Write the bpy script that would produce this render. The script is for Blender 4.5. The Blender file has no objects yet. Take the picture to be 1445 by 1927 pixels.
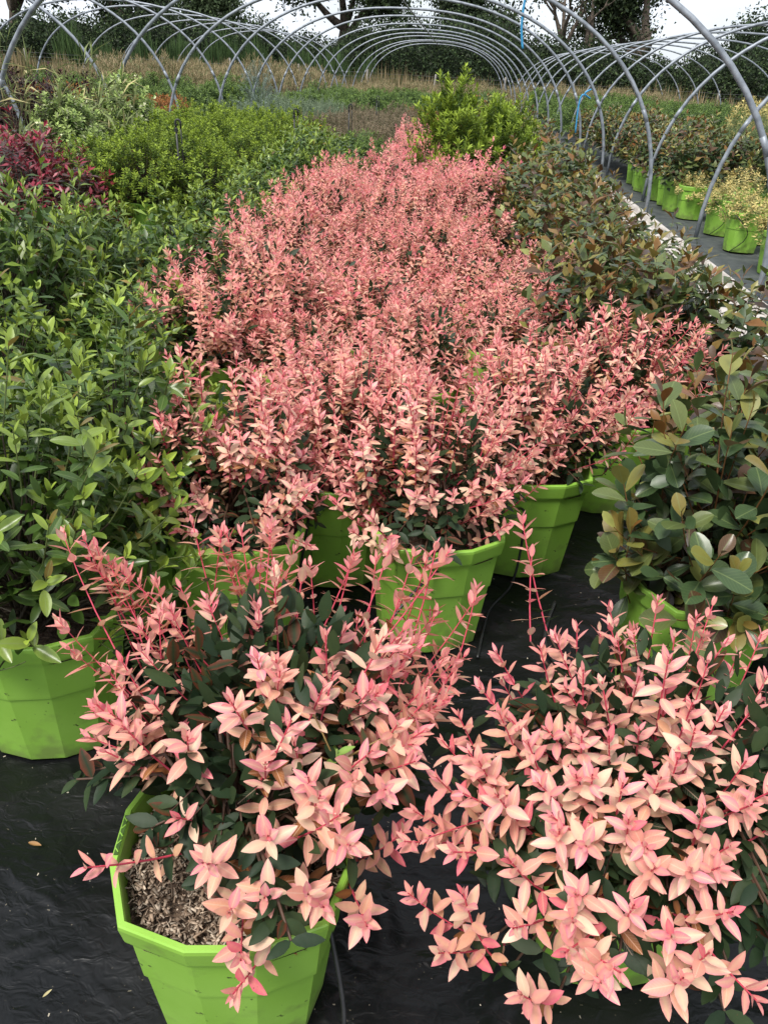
import bpy, math, random
import numpy as np
from mathutils import Matrix, Vector

RS = np.random.RandomState
SC = bpy.context.scene
COL = SC.collection

# ------------------------------------------------------------------ camera
PW, PH, FPX, CAMH = 1445.0, 1927.0, 1447.0, 1.45       # photo size, focal length in photo pixels, eye height
CX, CY = PW / 2, PH / 2
def nrm(v):
    v = np.asarray(v, float); return v / np.linalg.norm(v)
def cdir(px, py): return nrm([(px - CX) / FPX, -(py - CY) / FPX, -1.0])
_yc = cdir(860, 130); _hc = cdir(0, 130 - 860 * math.tan(math.radians(3.4)))
_zc = nrm(np.cross(_yc, _hc)); _zc = _zc if _zc[1] > 0 else -_zc
_xc = np.cross(_yc, _zc)
RC = np.array([_xc, _yc, _zc])                          # world = RC @ camera
EYE = np.array([0, 0, CAMH])
def ray(px, py): return RC @ cdir(px, py)
def at_z(px, py, z):
    w = ray(px, py); return EYE + w * ((z - CAMH) / w[2])
def at_y(px, py, y):
    w = ray(px, py); return EYE + w * (y / w[1])
def proj(p):
    c = RC.T @ (np.asarray(p, float) - EYE)
    if c[2] > -0.05: return (-9999, -9999)
    return (CX + FPX * c[0] / -c[2], CY - FPX * c[1] / -c[2])
cam = bpy.data.cameras.new('camera'); cam_o = bpy.data.objects.new('camera', cam); COL.objects.link(cam_o)
cam.sensor_fit = 'AUTO'; cam.sensor_width = 36.0; cam.lens = 36.0 * FPX / PH
cam.clip_start = 0.02; cam.clip_end = 2000
M = Matrix(RC.tolist()).to_4x4(); M.translation = Vector(EYE); cam_o.matrix_world = M
SC.camera = cam_o

# ------------------------------------------------------------------ sky, sun, exposure
SUN_AZ, SUN_EL = math.radians(215), math.radians(60)    # compass bearing the light comes from (0 = +Y, clockwise)
w = bpy.data.worlds.new('World'); SC.world = w; w.use_nodes = True
nt = w.node_tree; nt.nodes.clear()
out = nt.nodes.new('ShaderNodeOutputWorld'); bg = nt.nodes.new('ShaderNodeBackground')
sky = nt.nodes.new('ShaderNodeTexSky'); sky.sky_type = 'NISHITA'; sky.sun_disc = False
sky.sun_elevation = SUN_EL; sky.sun_rotation = SUN_AZ; sky.air_density = 1.0; sky.dust_density = 2.0
tc = nt.nodes.new('ShaderNodeTexCoord'); mp = nt.nodes.new('ShaderNodeMapping'); mp.inputs['Scale'].default_value = (1, 1, 3.0)
nz = nt.nodes.new('ShaderNodeTexNoise'); nz.inputs['Scale'].default_value = 3.0; nz.inputs['Detail'].default_value = 6
rmp = nt.nodes.new('ShaderNodeValToRGB'); rmp.color_ramp.elements[0].position = 0.32; rmp.color_ramp.elements[1].position = 0.56
rmp.color_ramp.elements[0].color = (0.55, 0.55, 0.55, 1); rmp.color_ramp.elements[1].color = (1, 1, 1, 1)
mx = nt.nodes.new('ShaderNodeMix'); mx.data_type = 'RGBA'; mx.inputs[7].default_value = (6.0, 6.4, 7.0, 1)
nt.links.new(tc.outputs['Generated'], mp.inputs[0]); nt.links.new(mp.outputs[0], nz.inputs['Vector'])
nt.links.new(nz.outputs['Fac'], rmp.inputs[0]); nt.links.new(rmp.outputs[0], mx.inputs[0])
nt.links.new(sky.outputs[0], mx.inputs[6]); nt.links.new(mx.outputs[2], bg.inputs[0])
bg.inputs[1].default_value = 0.1; nt.links.new(bg.outputs[0], out.inputs[0])
sl = bpy.data.lights.new('sun', 'SUN'); sl.energy = 2.5; sl.angle = math.radians(18); sl.color = (1, 0.96, 0.9)
so = bpy.data.objects.new('sun', sl); COL.objects.link(so)
_sd = Vector((math.sin(SUN_AZ) * math.cos(SUN_EL), math.cos(SUN_AZ) * math.cos(SUN_EL), math.sin(SUN_EL)))
so.rotation_euler = _sd.to_track_quat('Z', 'Y').to_euler(); so.location = (0, 0, 30)
SC.view_settings.view_transform = 'Standard'; SC.view_settings.look = 'None'
SC.view_settings.exposure = 0.85; SC.view_settings.gamma = 1.0; SC.view_settings.use_curve_mapping = False
SC.render.engine = 'CYCLES'
SC.cycles.max_bounces = 5; SC.cycles.diffuse_bounces = 2; SC.cycles.glossy_bounces = 2
SC.cycles.transmission_bounces = 4; SC.cycles.transparent_max_bounces = 4

# ------------------------------------------------------------------ materials
MATS = {}
def mat(name):
    m = bpy.data.materials.new(name); m.use_nodes = True; m.node_tree.nodes.clear(); MATS[name] = m
    n = m.node_tree.nodes; o = n.new('ShaderNodeOutputMaterial'); return m, n, m.node_tree.links, o
def leaf_mat(name, rough=0.45, trans=0.25, spots=None, spec=0.4, amt=0.35, nscale=60.0, blotch=0.62, veins=None):
    m, n, l, o = mat(name)
    a = n.new('ShaderNodeAttribute'); a.attribute_name = 'col'
    t = n.new('ShaderNodeTexCoord')
    nz = n.new('ShaderNodeTexNoise'); nz.inputs['Scale'].default_value = nscale; nz.inputs['Detail'].default_value = 3
    l.new(t.outputs['Object'], nz.inputs['Vector'])
    mr = n.new('ShaderNodeMapRange'); mr.inputs[3].default_value = 1 - amt; mr.inputs[4].default_value = 1 + amt
    l.new(nz.outputs['Fac'], mr.inputs[0])
    mul = n.new('ShaderNodeVectorMath'); mul.operation = 'SCALE'; l.new(a.outputs['Color'], mul.inputs[0]); l.new(mr.outputs[0], mul.inputs['Scale'])
    colr = mul.outputs[0]
    if spots:
        n2 = n.new('ShaderNodeTexNoise'); n2.inputs['Scale'].default_value = nscale * 2.3; n2.inputs['Detail'].default_value = 2
        l.new(t.outputs['Object'], n2.inputs['Vector'])
        r = n.new('ShaderNodeMapRange'); r.inputs[1].default_value = blotch; r.inputs[2].default_value = blotch + 0.12; l.new(n2.outputs['Fac'], r.inputs[0])
        mxn = n.new('ShaderNodeMix'); mxn.data_type = 'RGBA'; l.new(r.outputs[0], mxn.inputs[0]); l.new(colr, mxn.inputs[6]); mxn.inputs[7].default_value = (*spots, 1)
        colr = mxn.outputs[2]
    vein_h = None
    if veins:                                            # midrib and side veins in the leaf's own coordinates (x across, y along)
        sep = n.new('ShaderNodeSeparateXYZ'); l.new(t.outputs['Object'], sep.inputs[0])
        def mth(op, a, b=None):
            q = n.new('ShaderNodeMath'); q.operation = op
            for i_, v_ in ((0, a), (1, b)):
                if v_ is None: continue
                if isinstance(v_, (int, float)): q.inputs[i_].default_value = v_
                else: l.new(v_, q.inputs[i_])
            return q.outputs[0]
        ax = mth('ABSOLUTE', sep.outputs[0])
        rib = n.new('ShaderNodeMapRange'); rib.inputs[1].default_value = .006; rib.inputs[2].default_value = .022; rib.inputs[3].default_value = 1; rib.inputs[4].default_value = 0; l.new(ax, rib.inputs[0])
        wv = mth('SINE', mth('MULTIPLY', mth('SUBTRACT', sep.outputs[1], mth('MULTIPLY', ax, 1.1)), 58.0))
        sv = n.new('ShaderNodeMapRange'); sv.inputs[1].default_value = .80; sv.inputs[2].default_value = 1.0; sv.inputs[3].default_value = 0; sv.inputs[4].default_value = .35; l.new(wv, sv.inputs[0])
        vein_h = mth('MAXIMUM', rib.outputs[0], sv.outputs[0])
        mv = n.new('ShaderNodeMix'); mv.data_type = 'RGBA'; l.new(mth('MULTIPLY', vein_h, .5), mv.inputs[0]); l.new(colr, mv.inputs[6]); mv.inputs[7].default_value = (*veins, 1); colr = mv.outputs[2]
    p = n.new('ShaderNodeBsdfPrincipled'); p.inputs['Roughness'].default_value = rough; p.inputs['Specular IOR Level'].default_value = spec
    tr = n.new('ShaderNodeBsdfTranslucent'); mxs = n.new('ShaderNodeMixShader'); mxs.inputs[0].default_value = trans
    bp = n.new('ShaderNodeBump'); bp.inputs['Strength'].default_value = 0.25; bp.inputs['Distance'].default_value = 0.002
    l.new(nz.outputs['Fac'], bp.inputs['Height']); l.new(bp.outputs[0], p.inputs['Normal'])
    l.new(colr, p.inputs['Base Color']); l.new(colr, tr.inputs['Color'])
    l.new(p.outputs[0], mxs.inputs[1]); l.new(tr.outputs[0], mxs.inputs[2]); l.new(mxs.outputs[0], o.inputs[0])
    return m
def noise_mat(name, c1, c2, scale=20.0, rough=0.6, bump=0.0, bdist=0.01, metal=0.0, detail=5, spec=0.5, lo=0.35, hi=0.65, coords='Object', rough2=None):
    m, n, l, o = mat(name)
    t = n.new('ShaderNodeTexCoord'); nz = n.new('ShaderNodeTexNoise'); nz.inputs['Scale'].default_value = scale; nz.inputs['Detail'].default_value = detail
    l.new(t.outputs[coords], nz.inputs['Vector'])
    r = n.new('ShaderNodeValToRGB'); r.color_ramp.elements[0].position = lo; r.color_ramp.elements[1].position = hi
    r.color_ramp.elements[0].color = (*c1, 1); r.color_ramp.elements[1].color = (*c2, 1); l.new(nz.outputs['Fac'], r.inputs[0])
    p = n.new('ShaderNodeBsdfPrincipled'); p.inputs['Roughness'].default_value = rough; p.inputs['Metallic'].default_value = metal
    p.inputs['Specular IOR Level'].default_value = spec
    l.new(r.outputs[0], p.inputs['Base Color'])
    if rough2 is not None:
        mr = n.new('ShaderNodeMapRange'); mr.inputs[3].default_value = rough; mr.inputs[4].default_value = rough2
        l.new(nz.outputs['Fac'], mr.inputs[0]); l.new(mr.outputs[0], p.inputs['Roughness'])
    if bump:
        b = n.new('ShaderNodeBump'); b.inputs['Strength'].default_value = bump; b.inputs['Distance'].default_value = bdist
        l.new(nz.outputs['Fac'], b.inputs['Height']); l.new(b.outputs[0], p.inputs['Normal'])
    l.new(p.outputs[0], o.inputs[0]); return m
leaf_mat('pink_leaf', rough=0.5, trans=0.40, spots=(0.20, 0.06, 0.03), spec=0.3, amt=0.16, nscale=90, blotch=0.71)
leaf_mat('pink_leaf_piece', rough=0.45, trans=0.28, spots=(0.22, 0.07, 0.03), spec=0.3, amt=0.14, nscale=3.2, blotch=0.70, veins=(.88, .62, .46))
leaf_mat('glossy_leaf', rough=0.38, trans=0.2, spec=0.4, amt=0.3, nscale=45)
leaf_mat('glossy_leaf_piece', rough=0.32, trans=0.2, spec=0.5, amt=0.25, nscale=2.4, veins=(.20, .26, .09), spots=(.14, .08, .03), blotch=.74)
leaf_mat('matt_leaf', rough=0.6, trans=0.25, spec=0.25, amt=0.35, nscale=40)
leaf_mat('far_leaf', rough=0.7, trans=0.2, spec=0.15, amt=0.5, nscale=2.0)
leaf_mat('dry_grass', rough=0.8, trans=0.25, spec=0.1, amt=0.3, nscale=1.5)
leaf_mat('stem', rough=0.55, trans=0.0, spec=0.35, amt=0.3, nscale=80)
# lime plastic of the pots: dusted and scuffed
m, n, l, o = mat('lime_plastic')
t = n.new('ShaderNodeTexCoord'); nz = n.new('ShaderNodeTexNoise'); nz.inputs['Scale'].default_value = 9; nz.inputs['Detail'].default_value = 6
l.new(t.outputs['Object'], nz.inputs['Vector'])
r = n.new('ShaderNodeValToRGB'); r.color_ramp.elements[0].position = .3; r.color_ramp.elements[1].position = .7
r.color_ramp.elements[0].color = (.225, .435, .05, 1); r.color_ramp.elements[1].color = (.275, .50, .075, 1); l.new(nz.outputs['Fac'], r.inputs[0])
n2 = n.new('ShaderNodeTexNoise'); n2.inputs['Scale'].default_value = 55; n2.inputs['Detail'].default_value = 3; l.new(t.outputs['Object'], n2.inputs['Vector'])
r2 = n.new('ShaderNodeMapRange'); r2.inputs[1].default_value = .685; r2.inputs[2].default_value = .74; l.new(n2.outputs['Fac'], r2.inputs[0])
mxn = n.new('ShaderNodeMix'); mxn.data_type = 'RGBA'; l.new(r2.outputs[0], mxn.inputs[0]); l.new(r.outputs[0], mxn.inputs[6]); mxn.inputs[7].default_value = (.05, .06, .02, 1)
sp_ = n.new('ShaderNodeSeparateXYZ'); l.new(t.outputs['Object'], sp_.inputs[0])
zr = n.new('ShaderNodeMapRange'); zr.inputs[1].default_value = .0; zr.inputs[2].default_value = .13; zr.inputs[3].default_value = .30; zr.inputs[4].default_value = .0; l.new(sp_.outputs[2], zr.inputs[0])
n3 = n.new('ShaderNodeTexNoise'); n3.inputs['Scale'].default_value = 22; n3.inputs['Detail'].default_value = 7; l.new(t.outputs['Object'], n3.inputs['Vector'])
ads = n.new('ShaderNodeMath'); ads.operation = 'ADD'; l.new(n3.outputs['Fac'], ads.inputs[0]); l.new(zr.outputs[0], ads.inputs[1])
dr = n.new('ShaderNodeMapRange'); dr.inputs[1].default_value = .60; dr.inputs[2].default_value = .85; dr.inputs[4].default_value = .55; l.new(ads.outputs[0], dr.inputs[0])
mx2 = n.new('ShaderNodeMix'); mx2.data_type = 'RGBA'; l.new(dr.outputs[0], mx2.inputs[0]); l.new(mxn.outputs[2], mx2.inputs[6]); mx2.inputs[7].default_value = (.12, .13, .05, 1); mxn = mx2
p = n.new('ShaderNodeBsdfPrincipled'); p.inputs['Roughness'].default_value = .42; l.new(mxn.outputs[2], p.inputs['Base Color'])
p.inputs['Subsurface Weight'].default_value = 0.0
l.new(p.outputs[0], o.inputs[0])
noise_mat('lime_slot_shade', (.03, .075, .008), (.05, .11, .012), 40, .6)  # pot green darkened in colour to read as the shade inside a slot
noise_mat('bark_chip', (.16, .10, .06), (.42, .31, .21), 120, .85, .3, .004)
noise_mat('soil', (.045, .028, .018), (.17, .115, .075), 110, .95, 1.0, .02)
noise_mat('galvanised', (.17, .19, .215), (.30, .325, .36), 14, .42, .08, .003, metal=.35, rough2=.6)
noise_mat('black_plastic_part', (.010, .010, .011), (.022, .022, .022), 30, .45)
noise_mat('concrete', (.36, .325, .29), (.52, .48, .44), 12, .85, .3, .006)
noise_mat('weed_fabric', (.028, .034, .036), (.065, .072, .07), 8, .8, .3, .004)
noise_mat('earth', (.055, .05, .03), (.11, .10, .05), 1.5, .95, .5, .03)
noise_mat('timber', (.30, .27, .23), (.44, .41, .36), 16, .85, .3, .004)
noise_mat('bark', (.045, .034, .024), (.13, .10, .075), 5, .95, .9, .05)
noise_mat('wire', (.10, .10, .10), (.16, .16, .16), 20, .6, metal=.5)
noise_mat('blue_twine', (.02, .20, .42), (.05, .36, .62), 60, .5)
noise_mat('hill_green', (.05, .09, .04), (.09, .14, .055), .05, .9)
# black mulch film: creased, shiny, dusty
m, n, l, o = mat('mulch_film')
t = n.new('ShaderNodeTexCoord')
def tex_noise(scale, det, dist=0.0, vec=None):
    k = n.new('ShaderNodeTexNoise'); k.inputs['Scale'].default_value = scale; k.inputs['Detail'].default_value = det; k.inputs['Distortion'].default_value = dist
    l.new(vec or t.outputs['Object'], k.inputs['Vector']); return k
mpp = n.new('ShaderNodeMapping'); mpp.inputs['Scale'].default_value = (1.0, 1.5, 1); mpp.inputs['Rotation'].default_value = (0, 0, .25); l.new(t.outputs['Object'], mpp.inputs[0])
na = tex_noise(5, 3, 1.6, mpp.outputs[0]); nb = tex_noise(26, 2, 1.0, mpp.outputs[0]); na.noise_type = 'RIDGED_MULTIFRACTAL'; na.inputs['Detail'].default_value = 2; nc = tex_noise(3, 6); nd = tex_noise(150, 2)
ad = n.new('ShaderNodeMath'); ad.operation = 'MULTIPLY_ADD'; l.new(nb.outputs['Fac'], ad.inputs[0]); ad.inputs[1].default_value = .22; l.new(na.outputs['Fac'], ad.inputs[2])
b = n.new('ShaderNodeBump'); b.inputs['Strength'].default_value = .6; b.inputs['Distance'].default_value = .022; l.new(ad.outputs[0], b.inputs['Height'])
r = n.new('ShaderNodeValToRGB'); r.color_ramp.elements[0].position = .45; r.color_ramp.elements[1].position = .75
r.color_ramp.elements[0].color = (.004, .0045, .005, 1); r.color_ramp.elements[1].color = (.010, .0098, .0095, 1); l.new(nc.outputs['Fac'], r.inputs[0])
sp = n.new('ShaderNodeMapRange'); sp.inputs[1].default_value = .72; sp.inputs[2].default_value = .78; l.new(nd.outputs['Fac'], sp.inputs[0])
mxn = n.new('ShaderNodeMix'); mxn.data_type = 'RGBA'; l.new(sp.outputs[0], mxn.inputs[0]); l.new(r.outputs[0], mxn.inputs[6]); mxn.inputs[7].default_value = (.10, .085, .06, 1)
p = n.new('ShaderNodeBsdfPrincipled'); l.new(mxn.outputs[2], p.inputs['Base Color']); l.new(b.outputs[0], p.inputs['Normal'])
mr = n.new('ShaderNodeMapRange'); mr.inputs[3].default_value = .24; mr.inputs[4].default_value = .50; l.new(nc.outputs['Fac'], mr.inputs[0]); l.new(mr.outputs[0], p.inputs['Roughness'])
p.inputs['Specular IOR Level'].default_value = .3
l.new(p.outputs[0], o.inputs[0])

# ------------------------------------------------------------------ mesh helpers
def mesh_np(name, V, F, material, C=None, smooth=False):
    """V (n,3); F list of arrays of equal-width faces; C per-vertex colour"""
    me = bpy.data.meshes.new(name)
    V = np.asarray(V, np.float32); me.vertices.add(len(V)); me.vertices.foreach_set('co', V.ravel())
    idx = np.concatenate([np.asarray(f, np.int32).ravel() for f in F])
    cnt = np.concatenate([np.full(len(f), np.asarray(f).shape[1], np.int32) for f in F])
    st = np.concatenate([[0], np.cumsum(cnt)[:-1]]).astype(np.int32)
    me.loops.add(len(idx)); me.loops.foreach_set('vertex_index', idx)
    me.polygons.add(len(cnt)); me.polygons.foreach_set('loop_start', st); me.polygons.foreach_set('loop_total', cnt)
    if smooth: me.polygons.foreach_set('use_smooth', np.ones(len(cnt), bool))
    if C is not None:
        at = me.attributes.new('col', 'FLOAT_COLOR', 'POINT')
        c4 = np.ones((len(V), 4), np.float32); c4[:, :3] = np.clip(C, 0.0, 1.0); at.data.foreach_set('color', c4.ravel())
    me.materials.append(MATS[material]); me.update(calc_edges=True); me.validate()
    return me
def obj(name, me, parent=None, loc=None, rz=None):
    o = bpy.data.objects.new(name, me); COL.objects.link(o)
    if parent is not None: o.parent = parent
    if loc is not None: o.location = loc
    if rz is not None: o.rotation_euler = (0, 0, rz)
    return o
def tag(o, label=None, cat=None, group=None, kind=None):
    if label: o['label'] = label
    if cat: o['category'] = cat
    if group: o['group'] = group
    if kind: o['kind'] = kind
    return o
class MB:
    """collects simple solids into one mesh"""
    def __init__(s): s.v = []; s.f3 = []; s.f4 = []; s.n = 0; s.fn = []; s.c = []
    def add(s, V, F, col=None):
        b = s.n; s.v.extend([tuple(p) for p in V]); s.n += len(V)
        s.c.extend([col or (1, 1, 1)] * len(V))
        for f in F: s.fn.append([i + b for i in f])
    def box(s, c, h, rot=None):
        P = [np.array([x * h[0], y * h[1], z * h[2]]) for x in (-1, 1) for y in (-1, 1) for z in (-1, 1)]
        if rot is not None: P = [rot @ p for p in P]
        s.add([np.asarray(c) + p for p in P], [(0, 1, 3, 2), (4, 6, 7, 5), (0, 4, 5, 1), (2, 3, 7, 6), (0, 2, 6, 4), (1, 5, 7, 3)])
    def tube(s, pts, r0, r1=None, sides=6, col=None, cap=True):
        pts = np.asarray(pts, float); r1 = r0 if r1 is None else r1; k = len(pts)
        T = np.gradient(pts, axis=0); T /= np.linalg.norm(T, axis=1)[:, None] + 1e-9
        ref = np.array([0, 0, 1.0]) if abs(T[0][2]) < .9 else np.array([1.0, 0, 0])
        V = []; u = nrm(np.cross(T[0], ref))
        for i in range(k):
            u = nrm(u - T[i] * np.dot(u, T[i])); v = np.cross(T[i], u); rr = r0 + (r1 - r0) * i / max(1, k - 1)
            for j in range(sides):
                a = 2 * math.pi * j / sides; V.append(pts[i] + rr * (math.cos(a) * u + math.sin(a) * v))
        F = [(i * sides + j, i * sides + (j + 1) % sides, (i + 1) * sides + (j + 1) % sides, (i + 1) * sides + j) for i in range(k - 1) for j in range(sides)]
        if cap: F += [tuple(range(sides - 1, -1, -1)), tuple(range((k - 1) * sides, k * sides))]
        s.add(V, F, col)
    def mesh(s, name, material, smooth=False, colors=False):
        me = bpy.data.meshes.new(name); me.from_pydata(s.v, [], s.fn)
        if smooth: me.polygons.foreach_set('use_smooth', np.ones(len(me.polygons), bool))
        if colors:
            at = me.attributes.new('col', 'FLOAT_COLOR', 'POINT'); c4 = np.ones((s.n, 4), np.float32); c4[:, :3] = np.array(s.c)
            at.data.foreach_set('color', c4.ravel())
        me.materials.append(MATS[material]); me.update(); return me

# ------------------------------------------------------------------ leaves
def prof(kind, v):
    v = np.asarray(v, float)
    if kind == 'lance': return np.clip((np.sin(np.pi * v ** .85)) ** .82, 0, 1)
    if kind == 'ellip': return np.clip((np.sin(np.pi * v ** .95)) ** .7, 0, 1)
    if kind == 'obov': return np.clip((np.sin(np.pi * v ** 1.45)) ** .62, 0, 1)
    if kind == 'strap': return np.clip(1.0 - v ** 4, .05, 1) * np.clip(v * 6, .3, 1)
    return np.clip(1 - np.abs(2 * v - 1), 0, 1)
def template(kind, lod):
    """unit leaf: rows of (u, v, edge); returns uv (n,2) with u scaled by the profile, edge amount, faces3, faces4"""
    if lod == 2:
        return np.array([[0, 0], [-.9, .5], [.9, .5], [0, 1.0]]), np.array([.3, 1, 1, .6]), np.array([[0, 2, 1], [1, 2, 3]]), None
    if lod == 1: rows, us = [.48], [-1, 0, 1]
    elif lod == 0: rows, us = [.16, .42, .68, .88], [-1, 0, 1]
    else: rows, us = [.07, .2, .38, .56, .74, .88, .96], [-1, -.55, 0, .55, 1]
    uv = [[0, 0]]; ed = [.2]
    for r_ in rows:
        wv = float(prof(kind, r_))
        for u in us: uv.append([u * wv, r_]); ed.append(abs(u))
    uv.append([0, 1.0]); ed.append(.9)
    k = len(us); f3 = []; f4 = []; last = len(uv) - 1
    for j in range(k - 1): f3.append([0, 1 + j + 1, 1 + j]); b = 1 + (len(rows) - 1) * k; f3.append([b + j, b + j + 1, last])
    for i in range(len(rows) - 1):
        for j in range(k - 1):
            a = 1 + i * k + j; f4.append([a, a + 1, a + k + 1, a + k])
    return np.array(uv, float), np.array(ed), np.array(f3), (np.array(f4) if f4 else None)
TPL = {}
def leaves_mesh(name, Lf, kind, lod, material):
    key = (kind, lod)
    if key not in TPL: TPL[key] = template(kind, lod)
    uv, ed, f3, f4 = TPL[key]; n = len(Lf['P']); m_ = len(uv)
    P, D, N = Lf['P'], Lf['D'], Lf['N']
    S = np.cross(D, N); S /= np.linalg.norm(S, axis=1)[:, None] + 1e-9
    L, W = Lf['L'][:, None, None], Lf['W'][:, None, None]
    u = uv[None, :, 0, None]; v = uv[None, :, 1, None]
    au = np.abs(u)
    V = P[:, None] + D[:, None] * L * v * (1 - .12 * np.abs(Lf['curl'])[:, None, None] * v) + S[:, None] * W * .5 * u \
        + N[:, None] * (Lf['fold'][:, None, None] * au * W * .5 - Lf['curl'][:, None, None] * L * v * v * .45)
    e = (ed[None, :, None]) ** 1.3
    C = Lf['cA'][:, None] * (1 - e) + Lf['cB'][:, None] * e
    off = (np.arange(n) * m_)[:, None, None]
    F = [(f3[None] + off).reshape(-1, 3)]
    if f4 is not None: F.append((f4[None] + off).reshape(-1, 4))
    return mesh_np(name, V.reshape(-1, 3), F, material, C.reshape(-1, 3), smooth=lod <= 0 or lod == 3)
def subset(Lf, mask): return {k: v[mask] for k, v in Lf.items()}
def joinl(a, b): return {k: np.concatenate([a[k], b[k]]) for k in a}
def unit(a): return a / (np.linalg.norm(a, axis=-1, keepdims=True) + 1e-9)

# colours (linear albedo) by species: f(rng, node index, n) -> centre colour, edge colour
def lerp(a, b, t): return np.asarray(a) * (1 - t[:, None]) + np.asarray(b) * t[:, None]
def col_pink(r, k, n, depth):
    x = np.clip(k / 7.5 + r.normal(0, .16, n), 0, 1); q = r.rand(n)
    top_c = lerp((.88, .48, .37), (.87, .37, .32), q); top_e = lerp((.85, .28, .28), (.83, .235, .35), r.rand(n))
    low_c = lerp((.80, .58, .36), (.82, .44, .25), q); low_e = lerp((.82, .36, .32), (.76, .45, .27), r.rand(n))
    A = top_c * (1 - x)[:, None] + low_c * x[:, None]; B = top_e * (1 - x)[:, None] + low_e * x[:, None]
    cr = r.rand(n) < .11; A[cr] = (.80, .60, .40); B[cr] = lerp((.80, .52, .38), (.82, .36, .36), r.rand(n))[cr]
    hot = r.rand(n) < .06; A[hot] = (.82, .25, .24); B[hot] = (.78, .15, .22)
    v_ = (r.uniform(.92, 1.06, n))[:, None]; A = A * v_; B = B * v_
    old = (k > 7) & (r.rand(n) < .16)
    A[old] = (.40, .16, .05); B[old] = (.25, .10, .04)
    g = (k > 9.5 + r.normal(0, 1.2, n)); t = r.rand(n)
    gc = lerp((.024, .048, .020), (.058, .09, .034), t); A[g] = gc[g]; B[g] = (gc * .85)[g]
    return A, B
def col_dark(r, n):
    t = r.rand(n); c = lerp((.020, .042, .018), (.055, .088, .032), t ** 1.5); e = c * .9
    red = r.rand(n) < .10; e[red] = (.16, .04, .02)
    return c, e
def ramp_col(young, old, edge=1.0, kmax=7.0, spread=.22, accent=None, pacc=0.0):
    def f(r, k, n, depth):
        x = np.clip(k / kmax + r.normal(0, spread, n), 0, 1); A = lerp(young, old, x)
        A = A * (1 + r.normal(0, .15, n))[:, None]
        if accent is not None:
            m_ = r.rand(n) < pacc; A[m_] = np.asarray(accent) * (1 + r.normal(0, .2, n))[m_][:, None]
        A = np.clip(A, .003, .9); return A, np.clip(A * edge, .003, .9)
    return f
def col_bronze(r, k, n, depth):
    q = r.rand(n)
    A = lerp((.045, .078, .028), (.115, .14, .038), np.clip(q + .35 - k / 9, 0, 1))
    yo = (k < 2.4) & (r.rand(n) < .6); t = r.rand(n); yc = lerp((.20, .20, .045), (.17, .065, .018), t); A[yo] = yc[yo]
    br = r.rand(n) < .2; bc = lerp((.10, .05, .02), (.055, .032, .02), r.rand(n)); A[br] = bc[br]
    yl = r.rand(n) < .035; A[yl] = (.26, .27, .07)
    return A, A * 1.1

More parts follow.
